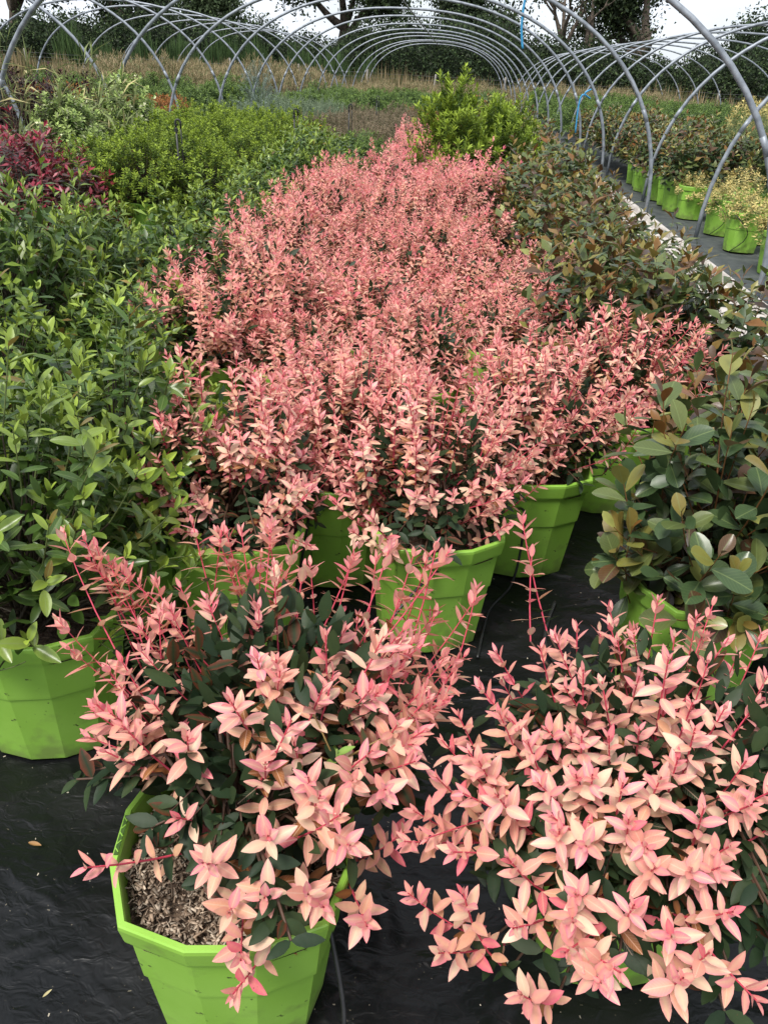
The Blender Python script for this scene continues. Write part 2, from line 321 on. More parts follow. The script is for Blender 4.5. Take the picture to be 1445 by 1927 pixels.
# species table
SP = {
 'pink': dict(cap=.90, n=128, R=.31, rz=.36, zc=.34, length=.21, gap=.0150, nk=15, m=2, dec=True, L=.032, W=.40, a0=22, a1=72, up=.62, kind='lance', col=col_pink, mat='pink_leaf',
              stem=(.52, .06, .10), wood=(.075, .04, .025), curl=.25, fold=.22, inner=520, innerL=.046, grow=2.4, droop=.05),
 'laurel': dict(spike=(.2, .08), n=150, R=.34, rz=.42, zc=.36, length=.17, gap=.0125, nk=13, m=1, dec=False, L=.050, W=.37, a0=18, a1=72, up=.6, kind='ellip',
              col=ramp_col((.25, .335, .045), (.05, .095, .016), 1.15, 5.6, .25, (.17, .12, .03), .02), mat='glossy_leaf', stem=(.10, .13, .04), wood=(.05, .04, .025), curl=.2, fold=.35, inner=300, innerL=.06, grow=3.0, droop=.0),
 'bronze': dict(spike=(.35, .16), n=66, R=.29, rz=.40, zc=.36, length=.28, gap=.024, nk=12, m=1, dec=False, L=.074, W=.54, a0=22, a1=75, up=.7, kind='obov', col=col_bronze, mat='glossy_leaf',
              stem=(.17, .075, .025), wood=(.05, .035, .02), curl=.3, fold=.3, inner=130, innerL=.065, grow=2.2, droop=.0),
 'box': dict(n=330, R=.38, rz=.62, zc=.36, length=.14, gap=.011, nk=10, m=2, dec=True, L=.03, W=.5, a0=20, a1=62, up=.5, kind='ellip',
              col=ramp_col((.28, .37, .04), (.06, .115, .014), 1.0, 8, .2), mat='matt_leaf', stem=(.12, .14, .04), wood=(.05, .04, .025), curl=.1, fold=.3, inner=250, innerL=.03, grow=2.0, droop=.0),
 'red': dict(n=90, R=.36, rz=.5, zc=.34, length=.2, gap=.016, nk=11, m=1, dec=False, L=.07, W=.35, a0=20, a1=70, up=.65, kind='ellip',
              col=ramp_col((.34, .03, .06), (.05, .034, .024), 1.0, 5, .25), mat='glossy_leaf', stem=(.2, .03, .03), wood=(.05, .035, .025), curl=.2, fold=.3, inner=200, innerL=.06, grow=2.0, droop=.0),
 'burgundy': dict(n=130, R=.36, rz=.6, zc=.36, length=.16, gap=.015, nk=9, m=1, dec=False, L=.05, W=.5, a0=30, a1=75, up=.5, kind='ellip',
              col=ramp_col((.045, .014, .016), (.022, .012, .012), 1.0, 6, .2), mat='matt_leaf', stem=(.05, .02, .02), wood=(.04, .03, .02), curl=.1, fold=.3, inner=150, innerL=.05, grow=2.0, droop=.0),
 'pale': dict(n=400, R=.40, rz=.58, zc=.38, length=.14, gap=.012, nk=9, m=2, dec=True, L=.042, W=.5, a0=25, a1=75, up=.35, kind='ellip',
              col=ramp_col((.42, .53, .17), (.07, .12, .03), 1.15, 6.5, .3, (.55, .56, .36), .10), mat='matt_leaf', stem=(.14, .14, .06), wood=(.05, .04, .025), curl=.1, fold=.25, inner=220, innerL=.04, grow=2.0, droop=.0),
 'upright': dict(spike=(.25, .12), n=260, R=.42, rz=.88, zc=.40, length=.22, gap=.012, nk=17, m=2, dec=True, L=.058, W=.36, a0=14, a1=55, up=.7, kind='lance',
              col=ramp_col((.30, .40, .045), (.07, .125, .018), 1.0, 13, .2), mat='matt_leaf', stem=(.10, .12, .03), wood=(.05, .04, .025), curl=.0, fold=.2, inner=350, innerL=.035, grow=1.6, droop=.0),
 'heather': dict(n=260, R=.34, rz=.34, zc=.2, length=.13, gap=.010, nk=9, m=2, dec=True, L=.022, W=.4, a0=20, a1=60, up=.6, kind='ellip',
              col=ramp_col((.25, .19, .125), (.12, .115, .055), 1.0, 7, .3), mat='matt_leaf', stem=(.16, .11, .07), wood=(.06, .045, .03), curl=.0, fold=.2, inner=150, innerL=.03, grow=1.0, droop=.0),
 'grey': dict(n=240, R=.38, rz=.40, zc=.2, length=.16, gap=.010, nk=12, m=2, dec=True, L=.024, W=.3, a0=20, a1=55, up=.6, kind='lance',
              col=ramp_col((.21, .26, .16), (.10, .15, .08), 1.0, 9, .3), mat='matt_leaf', stem=(.2, .22, .16), wood=(.06, .045, .03), curl=.0, fold=.2, inner=150, innerL=.03, grow=1.0, droop=.0),
 'blue': dict(n=260, R=.34, rz=.80, zc=.25, length=.16, gap=.008, nk=14, m=2, dec=True, L=.022, W=.25, a0=25, a1=60, up=.35, kind='lance',
              col=ramp_col((.25, .31, .26), (.14, .19, .15), 1.0, 9, .3), mat='matt_leaf', stem=(.2, .2, .16), wood=(.06, .045, .03), curl=.0, fold=.2, inner=200, innerL=.03, grow=1.0, droop=.0),
 'green': dict(n=200, R=.36, rz=.38, zc=.24, length=.14, gap=.013, nk=9, m=2, dec=True, L=.035, W=.42, a0=20, a1=65, up=.5, kind='ellip',
              col=ramp_col((.16, .24, .055), (.05, .09, .028), 1.0, 7, .3), mat='matt_leaf', stem=(.12, .14, .05), wood=(.06, .045, .03), curl=.1, fold=.2, inner=150, innerL=.04, grow=1.5, droop=.0),
 'orange': dict(n=210, R=.36, rz=.36, zc=.22, length=.14, gap=.012, nk=9, m=2, dec=True, L=.032, W=.45, a0=20, a1=65, up=.5, kind='ellip',
              col=ramp_col((.38, .14, .04), (.17, .12, .045), 1.0, 8, .3), mat='matt_leaf', stem=(.16, .09, .05), wood=(.06, .045, .03), curl=.1, fold=.2, inner=150, innerL=.04, grow=1.5, droop=.0),
 'yellow': dict(n=75, R=.27, rz=.30, zc=.34, length=.16, gap=.015, nk=10, m=2, dec=True, L=.038, W=.40, a0=20, a1=75, up=.6, kind='ellip',
              col=ramp_col((.62, .50, .20), (.44, .40, .15), 1.1, 9, .3, (.10, .14, .05), .18), mat='matt_leaf', stem=(.2, .14, .06), wood=(.06, .045, .03), curl=.1, fold=.2, inner=60, innerL=.035, grow=1.5, droop=.0),
 'feather': dict(n=300, R=.44, rz=.62, zc=.34, length=.26, gap=.010, nk=18, m=2, dec=True, L=.030, W=.16, a0=20, a1=50, up=.7, kind='lance',
              col=ramp_col((.17, .22, .085), (.08, .115, .045), 1.0, 14, .2), mat='matt_leaf', stem=(.12, .14, .06), wood=(.06, .045, .03), curl=.0, fold=.1, inner=250, innerL=.03, grow=1.0, droop=.0),
 'tan': dict(n=220, R=.40, rz=.46, zc=.12, length=.22, gap=.016, nk=10, m=2, dec=True, L=.06, W=.14, a0=10, a1=40, up=.9, kind='lance',
              col=ramp_col((.36, .28, .16), (.20, .18, .08), 1.0, 8, .4, (.10, .14, .05), .15), mat='matt_leaf', stem=(.25, .19, .1), wood=(.06, .045, .03), curl=.0, fold=.2, inner=150, innerL=.06, grow=1.0, droop=.0),
 'strap': dict(n=42, R=.36, rz=.5, zc=.30, length=.05, gap=.02, nk=3, m=2, dec=True, L=.24, W=.10, a0=20, a1=70, up=.8, kind='strap',
              col=ramp_col((.20, .24, .09), (.10, .12, .05), 1.25, 3, .4, (.38, .33, .16), .2), mat='matt_leaf', stem=(.12, .14, .06), wood=(.06, .045, .03), curl=.7, fold=.3, inner=40, innerL=.1, grow=.5, droop=.1),
}

DZ = .055
def gen(sp, r, tips=None, dens=1.0, keep=None, lean=(0, 0), Lmul=1.0, innerf=1.0, kcol=1.0, gapf=1.0):
    """returns leaves dict (with shoot id), stems polylines [(pts)], in plant space (z=0 at pot base)"""
    s = SP[sp]
    ctr = np.array([lean[0], lean[1], s['zc'] + DZ])
    if tips is None:
        n = max(12, int(s['n'] * dens))
        u = r.rand(n); ct = 1 - u * s.get('cap', 1.16); st = np.sqrt(np.clip(1 - ct * ct, 0, 1)); ph = r.rand(n) * 2 * np.pi
        lump = 1 + (.17 if sp == 'pink' else .10) * np.sin(3 * ph + r.rand() * 6) + .07 * np.sin(5 * ph + r.rand() * 6)
        rad = (1 - .20 * r.rand(n) ** 2 + r.normal(0, .05, n)) * lump
        nv = np.stack([st * np.cos(ph), st * np.sin(ph), ct], 1)
        tips = ctr + nv * np.array([s['R'], s['R'], s['rz']]) * rad[:, None]
        fr, mxh = s.get('spike', (.12, .06)); tips[:, 2] += np.where((r.rand(n) < fr) & (ct > .25), r.rand(n) * mxh, 0)
    else:
        tips = np.asarray(tips, float); n = len(tips); nv = unit((tips - ctr) / np.array([s['R'], s['R'], s['rz']]))
    outw = nv.copy(); outw[:, 2] = np.clip(outw[:, 2], -.25, 1)
    d = unit(unit(outw) * (1 - s['up'] * .8) + np.array([0, 0, 1.0]) * s['up'] * (.35 + .65 * np.clip(nv[:, 2:3] + .35, 0, 1)) + r.normal(0, .13, (n, 3)))
    hor = outw * np.array([1, 1, 0]); bvec = hor * .9
    length = s['length'] * (.75 + .5 * r.rand(n))
    nk = s['nk']; k = np.arange(nk)
    sk = (k[None] + .25 * r.rand(n, nk)) * s['gap'] * gapf * np.clip(.55 + .09 * k, .5, 1.15)[None] * (.85 + .3 * r.rand(n))[:, None] + .004
    def ppos(sv): return tips[:, None] - d[:, None] * sv[..., None] - bvec[:, None] * (sv ** 2)[..., None]
    Pn = ppos(sk); Tn = unit(d[:, None] + 2 * bvec[:, None] * sk[..., None])
    ok = (sk < length[:, None]) & (Pn[..., 2] > s['zc'] - .08)
    ref = np.zeros_like(Tn); ref[..., 0] = 1.0; alt = np.abs(Tn[..., 0]) > .8; ref[alt] = (0, 1, 0)
    e1 = unit(np.cross(Tn, ref)); e2 = np.cross(Tn, e1)
    ph0 = r.rand(n) * 6.28
    if s['dec']: base = ph0[:, None] + k[None] * (np.pi / 2)
    else: base = ph0[:, None] + k[None] * 2.39996
    out = []
    for j in range(s['m']):
        az = base + j * np.pi * 2 / max(1, s['m']) + r.normal(0, .18, (n, nk))
        q = e1 * np.cos(az)[..., None] + e2 * np.sin(az)[..., None]
        al = np.radians(s['a0'] + (s['a1'] - s['a0']) * np.clip(k / s['grow'] * .62, 0, 1))[None] + r.normal(0, .17, (n, nk))
        D = Tn * np.cos(al)[..., None] + q * np.sin(al)[..., None]; N = Tn * np.sin(al)[..., None] - q * np.cos(al)[..., None]
        D[..., 2] -= s['droop'] * (k[None] / nk); D = unit(D); N = unit(N - D * (N * D).sum(-1, keepdims=True))
        grow = np.clip(.48 + .52 * (k + .2) / s['grow'], 0, 1) * np.clip(1.12 - .25 * k / nk, .5, 1.05)
        L = s['L'] * Lmul * grow[None] * (.78 + .44 * r.rand(n, nk)); W = L * s['W'] * (.85 + .3 * r.rand(n, nk)) * np.clip(.8 + .1 * k, .6, 1)[None]
        kk = np.broadcast_to(k[None], (n, nk)); sid = np.broadcast_to(np.arange(n)[:, None], (n, nk))
        mk = ok
        cnt = int(mk.sum()); A, B = s['col'](r, kk[mk].astype(float) * kcol, cnt, None)
        out.append(dict(P=Pn[mk], D=D[mk], N=N[mk], L=L[mk], W=W[mk], curl=s['curl'] * (.3 + 1.2 * r.rand(cnt)), fold=s['fold'] * (.4 + r.rand(cnt)),
                        cA=A, cB=B, sid=sid[mk].astype(float), k=kk[mk].astype(float)))
    Lf = out[0]
    for o_ in out[1:]: Lf = joinl(Lf, o_)
    # leaves on the older wood inside the plant
    ni = int(s['inner'] * innerf)
    if ni:
        u = r.rand(ni); ph = r.rand(ni) * 6.28; ct = r.uniform(-.15, .9, ni); st = np.sqrt(1 - ct ** 2); rr = .30 + .46 * r.rand(ni) ** .7
        nv2 = np.stack([st * np.cos(ph), st * np.sin(ph), ct], 1)
        P = ctr + nv2 * np.array([s['R'], s['R'], s['rz']]) * rr[:, None]; P[:, 2] = np.maximum(P[:, 2], s['zc'] - .04 + .1 * r.rand(ni))
        D = unit(nv2 * .8 + np.array([0, 0, .25]) + r.normal(0, .5, (ni, 3))); N = np.array([0, 0, 1.0]) + r.normal(0, .4, (ni, 3)); N = unit(N - D * (N * D).sum(1, keepdims=True))
        if sp == 'pink': A, B = col_dark(r, ni)
        else: A, B = s['col'](r, np.full(ni, float(s['nk'])), ni, None)
        L = s['innerL'] * Lmul * (.7 + .5 * r.rand(ni))
        Li = dict(P=P, D=D, N=N, L=L, W=L * s['W'] * 1.0, curl=s['curl'] * r.rand(ni), fold=s['fold'] * r.rand(ni), cA=A, cB=B, sid=np.full(ni, -1.0), k=np.full(ni, 20.0))
        Lf = joinl(Lf, Li)
    if keep is not None: Lf = subset(Lf, keep(Lf))
    Lf['P'][:, 2] = np.maximum(Lf['P'][:, 2], .03)
    # stems: green/red shoot part and woody part down to the soil
    sv = np.stack([np.zeros(n), length * .33, length * .66, length], 1)
    sh = ppos(sv)[:, ::-1]
    root = np.stack([r.normal(0, .03, n), r.normal(0, .03, n), np.full(n, .295)], 1)
    midp = root * .45 + sh[:, 0] * .55; midp[:, :2] = root[:, :2] * .62 + sh[:, 0, :2] * .38
    wood = np.stack([root, midp, sh[:, 0]], 1)
    return Lf, sh, wood, d
def tubes_np(name, polys, r0, r1, colr, material='stem', sides=3):
    """polys (n,k,3)"""
    n, k, _ = polys.shape
    T = unit(np.gradient(polys, axis=1)); ref = np.zeros_like(T); ref[..., 1] = 1.0; ref[np.abs(T[..., 1]) > .8] = (1, 0, 0)
    u = unit(np.cross(T, ref)); v = np.cross(T, u)
    rr = np.linspace(r0, r1, k)[None, :, None, None]
    a = np.arange(sides) * 2 * np.pi / sides
    ring = polys[:, :, None] + rr * (u[:, :, None] * np.cos(a)[None, None, :, None] + v[:, :, None] * np.sin(a)[None, None, :, None])
    V = ring.reshape(-1, 3); F = []
    for i in range(k - 1):
        for j in range(sides): F.append([i * sides + j, i * sides + (j + 1) % sides, (i + 1) * sides + (j + 1) % sides, (i + 1) * sides + j])
    F = (np.array(F)[None] + (np.arange(n) * k * sides)[:, None, None]).reshape(-1, 4)
    C = np.tile(np.asarray(colr, float), (len(V), 1))
    return mesh_np(name, V, [F], material, C, smooth=True)

# ------------------------------------------------------------------ pots
POT_R, POT_H, PZ = .203, .366, 1.22
def pot_ring(s, z, nseg=12):
    P = []
    for i in range(nseg):
        a = (i + .5) * 2 * math.pi / nseg; c, sn = math.cos(a), math.sin(a)
        q = (abs(c) ** 3.0 + abs(sn) ** 3.0) ** (-1 / 3.0) * .93
        P.append((POT_R * s * q * c, POT_R * s * q * sn, z))
    return P
def build_pot_meshes():
    mb = MB(); rings = [(.74, .004), (.745, .001), (.752, .001), (.757, .006), (.858, .168), (.864, .170), (.880, .172), (.884, .177), (.925, .258), (.930, .260), (.965, .262), (.972, .266), (.998, .293), (.996, .299), (.985, .301), (.945, .301), (.932, .297), (.885, .225)]
    rings = rings[2:]
    V = []; n = 12
    for s_, z in rings: V += pot_ring(s_, z * PZ, n)
    F = [tuple(range(n - 1, -1, -1))]
    for i in range(len(rings) - 1):
        for j in range(n): F.append((i * n + j, i * n + (j + 1) % n, (i + 1) * n + (j + 1) % n, (i + 1) * n + j))
    mb.add(V, F); pot = mb.mesh('pot', 'lime_plastic')
    # soil: a domed, crumbly disc
    r = RS(5); V = [(0, 0, .322)]; F = []; k = 6
    for i in range(1, k + 1):
        for p_ in pot_ring(.93 * i / k * (.985), 0, 24):
            V.append((p_[0], p_[1], .318 - .012 * (i / k) ** 3 + r.normal(0, .004)))
    for j in range(24): F.append((0, 1 + j, 1 + (j + 1) % 24))
    for i in range(k - 1):
        for j in range(24): a = 1 + i * 24; F.append((a + j, a + 24 + j, a + 24 + (j + 1) % 24, a + (j + 1) % 24))
    mb = MB(); mb.add(V, F); soil = mb.mesh('soil', 'soil', smooth=False)
    return pot, soil
POT_ME, SOIL_ME = build_pot_meshes()
def chips_mesh(r, n=4200):
    """wood-chip mulch: small flat slivers lying on the soil"""
    V = []; F = []; C = []
    for i in range(n):
        a = r.rand() * 6.28; rad = math.sqrt(r.rand()) * .172; x, y = rad * math.cos(a), rad * math.sin(a)
        L_, W_, T_ = r.uniform(.0012, .010) * r.uniform(.4, 1), r.uniform(.0005, .0026), r.uniform(.0003, .0008); z = .320 + r.uniform(-.001, .008)
        th = r.rand() * 6.28; tl = r.normal(0, .4); c, s_ = math.cos(th), math.sin(th); b = len(V)
        for sx in (-1, 1):
            for sy in (-1, 1):
                for sz in (-1, 1):
                    px, py, pz = sx * L_, sy * W_ * (1 if sx < 0 else .6), sz * T_ + sx * L_ * tl
                    V.append((x + px * c - py * s_, y + px * s_ + py * c, z + pz))
        cc = np.array((.20, .14, .095)) * r.uniform(.35, 1.6) + r.rand() ** 3 * np.array((.34, .30, .24))
        C += [tuple(cc)] * 8
        F += [[b + q for q in f] for f in ((0, 1, 3, 2), (4, 6, 7, 5), (0, 4, 5, 1), (2, 3, 7, 6), (0, 2, 6, 4), (1, 5, 7, 3))]
    return mesh_np('wood_chips', V, [np.array(F)], 'stem', np.array(C))

# ------------------------------------------------------------------ plant things
PROTO = {}
def proto(sp, lod, var):
    key = (sp, lod, var)
    if key in PROTO: return PROTO[key]
    r = RS((abs(hash_str(sp)) + lod * 31 + var * 977) % 100000)
    dens = {0: 1.0, 1: 1.0, 2: .9}[lod] * (.98 if sp == 'pink' else 1); Lmul = {0: 1.0, 1: 1.08, 2: 1.3}[lod]
    Lf, sh, wood, d = gen(sp, r, dens=dens, Lmul=Lmul, innerf=(1, .7, .45)[lod] if sp == 'pink' else 1); s = SP[sp]
    fol = leaves_mesh(sp + '_foliage', Lf, s['kind'], lod, s['mat'])
    st = None
    if lod < 2:
        st = tubes_np(sp + '_shoots', sh, .0014, .0008, (.60, .14, .16) if sp == 'pink' else s['stem'])
    wd = tubes_np(sp + '_wood', wood, .0045, .0018, s['wood'])
    PROTO[key] = (fol, st, wd); return PROTO[key]
def hash_str(t):
    h = 7
    for ch in t: h = (h * 31 + ord(ch)) % 999983
    return h
COUNT = {}
def in_view(x, y, z=.5, m_=150):
    px, py = proj((x, y, z)); return -m_ < px < PW + m_ and -m_ < py < PH + m_ + 200
def place(sp, name, x, y, label, cat, group, lod, r, pot=True, scale=1.0, zs=1.0, rz=None, z0=None, always=False, nvar=4):
    if not always and not in_view(x, y): return None
    root = obj(name, None, None, (x, y, .008 if z0 is None else z0)); root.empty_display_size = .1
    root.rotation_euler = (r.normal(0, .02), r.normal(0, .02), r.rand() * 6.28 if rz is None else rz)
    tag(root, label, cat, group)
    fol, st, wd = proto(sp, lod, r.randint(nvar))
    sc = (scale, scale, scale * zs)
    f = obj('foliage', fol, root); f.scale = sc; f['kind'] = 'stuff'
    if st is not None: q = obj('shoots', st, root); q.scale = sc; q['kind'] = 'stuff'
    if y < 8: q = obj('stems', wd, root); q.scale = sc
    if pot and y < 14:
        obj('pot', POT_ME, root); obj('soil', SOIL_ME, root)
    COUNT[name] = COUNT.get(name, 0) + 1
    return root

# leaf pieces shared by the near plants: a handful of shapes and colourings per species
PIECES = {}
def piece_set(sp):
    if sp in PIECES: return PIECES[sp]
    r = RS(hash_str(sp) % 9999); s = SP[sp]; res = {}
    for cls in ('young', 'mid', 'old', 'dark'):
        for i in range(7):
            k = {'young': .5, 'mid': 4.0, 'old': 7.2, 'dark': 14.0}[cls]
            A, B = s['col'](r, np.array([k]), 1, None)
            if sp == 'pink' and cls == 'dark': A, B = col_dark(r, 1)
            Lf = dict(P=np.zeros((1, 3)), D=np.array([[0, 1.0, 0]]), N=np.array([[0, 0, 1.0]]), L=np.ones(1), W=np.array([s['W'] * r.uniform(.85, 1.15)]),
                      curl=np.array([s['curl'] * r.uniform(.2, 1.5)]), fold=np.array([s['fold'] * r.uniform(.4, 1.4)]), cA=A, cB=B)
            res[(cls, i)] = leaves_mesh('leaf', Lf, s['kind'], 3, 'pink_leaf_piece' if sp == 'pink' else 'glossy_leaf_piece')
    PIECES[sp] = res; return res
SKIRT = {}
def hero(sp, name, x, y, label, cat, group, seed, npiece=300, tips=None, extra=0, keep=None, scale=1.0, zs=1.0, rz=0.0, potrot=0.0, lean=(0, 0), Lmul=1.0, dens=1.0, chips=False, innerf=1.0, kcol=1.0):
    """a near plant: its largest leaves are separate pieces on their shoots, the rest is one foliage part"""
    r = RS(seed); s = SP[sp]
    root = obj(name, None, None, (x, y, .008)); root.empty_display_size = .1; tag(root, label, cat, group)
    if tips is not None and extra:
        e = gen_tips(sp, r, extra, lean); tips = np.concatenate([np.asarray(tips), e])
    Lf, sh, wood, d = gen(sp, r, tips=tips, keep=keep, lean=lean, Lmul=Lmul, dens=dens, innerf=innerf, kcol=kcol, gapf=1.2 if tips is not None else 1.0)
    if seed in SKIRT:
        tw = []
        for na_, a0_, a1_, r0_, r1_, z0_, z1_ in SKIRT[seed]:
            a = r.uniform(a0_, a1_, na_); rr = r.uniform(r0_, r1_, na_); z_ = r.uniform(z0_, z1_, na_)
            E_ = np.stack([rr * np.cos(a), rr * np.sin(a), z_], 1); M_ = np.stack([rr * .45 * np.cos(a), rr * .45 * np.sin(a), np.maximum(z_, .36) + r.uniform(.02, .07, na_)], 1)
            tw.append(np.stack([np.tile([0, 0, .30], (na_, 1)), M_, E_], 1))
        tw = np.concatenate(tw); wood = np.concatenate([wood, tw]); ns = len(tw); nk_ = 5
        f_ = np.linspace(.25, 1.0, nk_); base_ = tw[:, 1][:, None] * (1 - f_)[None, :, None] + tw[:, 2][:, None] * f_[None, :, None]
        T_ = unit(tw[:, 2] - tw[:, 1])[:, None] * np.ones((1, nk_, 1)); S_ = unit(np.cross(T_, np.array([0, 0, 1.0]))); U_ = np.cross(S_, T_)
        for sgn in (-1, 1):
            tl = (np.arange(nk_) % 2)[None, :, None]
            D_ = unit(T_ * .55 + sgn * (S_ * (1 - .55 * tl) + U_ * .45 * tl) + r.normal(0, .18, (ns, nk_, 3))).reshape(-1, 3)
            N_ = U_.reshape(-1, 3) + r.normal(0, .2, (ns * nk_, 3)); N_ = unit(N_ - D_ * (N_ * D_).sum(1, keepdims=True)); q_ = ns * nk_
            A_, B_ = col_dark(r, q_); L_ = r.uniform(.03, .055, q_)
            Lf = joinl(Lf, dict(P=base_.reshape(-1, 3), D=D_, N=N_, L=L_, W=L_ * .40, curl=r.uniform(.1, .5, q_), fold=r.uniform(.1, .4, q_), cA=A_, cB=B_, sid=np.full(q_, -1.0), k=np.full(q_, 20.0)))
    if scale != 1.0 or zs != 1.0:
        S3 = np.array([scale, scale, scale * zs])
        Lf['P'] = Lf['P'] * S3; sh = sh * S3; wood = wood * S3
    world = Lf['P'] + np.array([x, y, 0]); dist = np.linalg.norm(world - EYE, axis=1)
    c2 = np.array([lean[0], lean[1], s['zc'] + DZ]); nvw = unit((Lf['P'] - c2) / np.array([s['R'], s['R'], s['rz']])); vw = unit(EYE - world)
    facing = (nvw * vw).sum(1)
    score = Lf['L'] * np.sqrt(Lf['W'] / Lf['L']) / dist * (1 + .8 * facing) * np.where(Lf['sid'] >= 0, 1.0, .35) * np.where(Lf['k'] < 9, 1.0, .7)
    order = np.argsort(-score); pick = order[:npiece]; mask = np.ones(len(score), bool); mask[pick] = False
    shoots = {}
    ps = piece_set(sp)
    for i in range(len(sh)):
        pass
    used = sorted(set(int(q) for q in Lf['sid'][pick] if q >= 0))
    for i in used:
        me = tubes_np('shoot', sh[i:i + 1], .0021, .0011, s['stem'], sides=5); shoots[i] = obj('shoot', me, root)
    rest_sh = [i for i in range(len(sh)) if i not in shoots]
    if rest_sh: o_ = obj('fine_shoots', tubes_np('fine_shoots', sh[rest_sh], .0018, .001, s['stem'], sides=4), root); o_['kind'] = 'stuff'
    for i in pick:
        kk = Lf['k'][i]; kk = kk * kcol; cls = 'young' if kk < 2.5 else 'mid' if kk < 6 else 'old' if kk < 9 else 'dark'
        o_ = bpy.data.objects.new('leaf', ps[(cls, r.randint(7))]); COL.objects.link(o_)
        D, N = Lf['D'][i], Lf['N'][i]; S_ = np.cross(D, N); L = Lf['L'][i]
        mt = Matrix(((S_[0] * L, D[0] * L, N[0] * L, Lf['P'][i][0]), (S_[1] * L, D[1] * L, N[1] * L, Lf['P'][i][1]), (S_[2] * L, D[2] * L, N[2] * L, Lf['P'][i][2]), (0, 0, 0, 1)))
        sid = int(Lf['sid'][i]); o_.parent = shoots[sid] if sid >= 0 else root; o_.matrix_local = mt
    f = obj('foliage', leaves_mesh('foliage', subset(Lf, mask), s['kind'], 0, s['mat']), root); f['kind'] = 'stuff'
    obj('stems', tubes_np('stems', wood, .005, .002, s['wood'], sides=4), root)
    p_ = obj('pot', POT_ME, root, rz=potrot); obj('soil', SOIL_ME, root, rz=potrot)
    if chips:
        mb = MB(); mb.box((-.181, 0, .3682), (.0030, .036, .0007)); sl_ = obj('rim_slot', mb.mesh('rim_slot', 'lime_slot_shade'), p_)  # slot is a flat strip on the rim, its recess shade put into colour
        for q in range(5):
            mb = MB(); a_ = .9 if q % 2 else -.9; mb.box((-.181, -.028 + q * .014, .3693), (.0045, .0007, .0006), np.array([[math.cos(a_), -math.sin(a_), 0], [math.sin(a_), math.cos(a_), 0], [0, 0, 1]])); obj('rib', mb.mesh('rib', 'lime_plastic'), p_)
    if chips: c_ = obj('wood_chips', chips_mesh(r), root); c_['kind'] = 'stuff'
    return root
def gen_tips(sp, r, n, lean=(0, 0)):
    s = SP[sp]; u = r.rand(n); ct = 1 - u * .95; st = np.sqrt(1 - ct * ct); ph = r.rand(n) * 6.28
    return np.array([lean[0], lean[1], s['zc'] + DZ]) + np.stack([st * np.cos(ph), st * np.sin(ph), ct], 1) * np.array([s['R'], s['R'], s['rz']]) * (1 - .25 * r.rand(n) ** 2)[:, None]
def pix_tips(pix, ctr, rad, base):
    """shoot tips seen in the photograph, put on the plant's own dome (nearest point of the sight line to it)"""
    T = []; ctr = np.asarray(ctr, float); rad = np.asarray(rad, float)
    for px, py in pix:
        w_ = ray(px, py); o_ = (EYE - ctr) / rad; d_ = w_ / rad
        a = d_ @ d_; b = 2 * o_ @ d_; c = o_ @ o_ - 1; q = b * b - 4 * a * c
        t_ = (-b - math.sqrt(q)) / (2 * a) if q > 0 else -b / (2 * a)
        T.append(EYE + w_ * t_ - np.asarray(base))
    return np.array(T)

#@@SETTING
# ------------------------------------------------------------------ the setting
def sheet(name, x0, x1, y0, y1, z, material, nx=2, ny=2, amp=0.0, seed=1):
    xs = np.linspace(x0, x1, nx); ys = np.linspace(y0, y1, ny); X, Y = np.meshgrid(xs, ys, indexing='ij'); Z = np.full_like(X, z)
    if amp:
        r = RS(seed)
        for i in range(26):
            fx, fy = r.normal(0, 6), r.normal(0, 9); Z += amp / 5 * np.abs(np.sin(X * fx + Y * fy + r.rand() * 6.28)) ** 1.5 * r.rand()
        Z -= Z.min() - z
    V = np.stack([X, Y, Z], -1).reshape(-1, 3); F = []
    i, j = np.meshgrid(np.arange(nx - 1), np.arange(ny - 1), indexing='ij'); a = (i * ny + j).ravel()
    F = np.stack([a, a + ny, a + ny + 1, a + 1], 1)
    return obj(name, mesh_np(name, V, [F], material, smooth=True))
tag(sheet('ground', -600, 600, -60, 1200, -.06, 'earth'), kind='structure')
tag(sheet('mulch_film', -1.9, 1.93, -.3, 4.2, -.012, 'mulch_film', 220, 300, amp=.02, seed=3), kind='structure')
tag(sheet('mulch_film', -4.6, -1.92, -.3, 4.2, -.004, 'mulch_film', 30, 40), kind='structure')
tag(sheet('mulch_film', -4.6, 1.93, 4.22, 46, -.004, 'mulch_film', 30, 120), kind='structure')
tag(sheet('weed_fabric', 2.40, 10.5, -1, 46, -.002, 'weed_fabric', 30, 120), kind='structure')
tag(sheet('weed_fabric', -14, -4.62, -1, 46, -.002, 'weed_fabric', 30, 120), kind='structure')
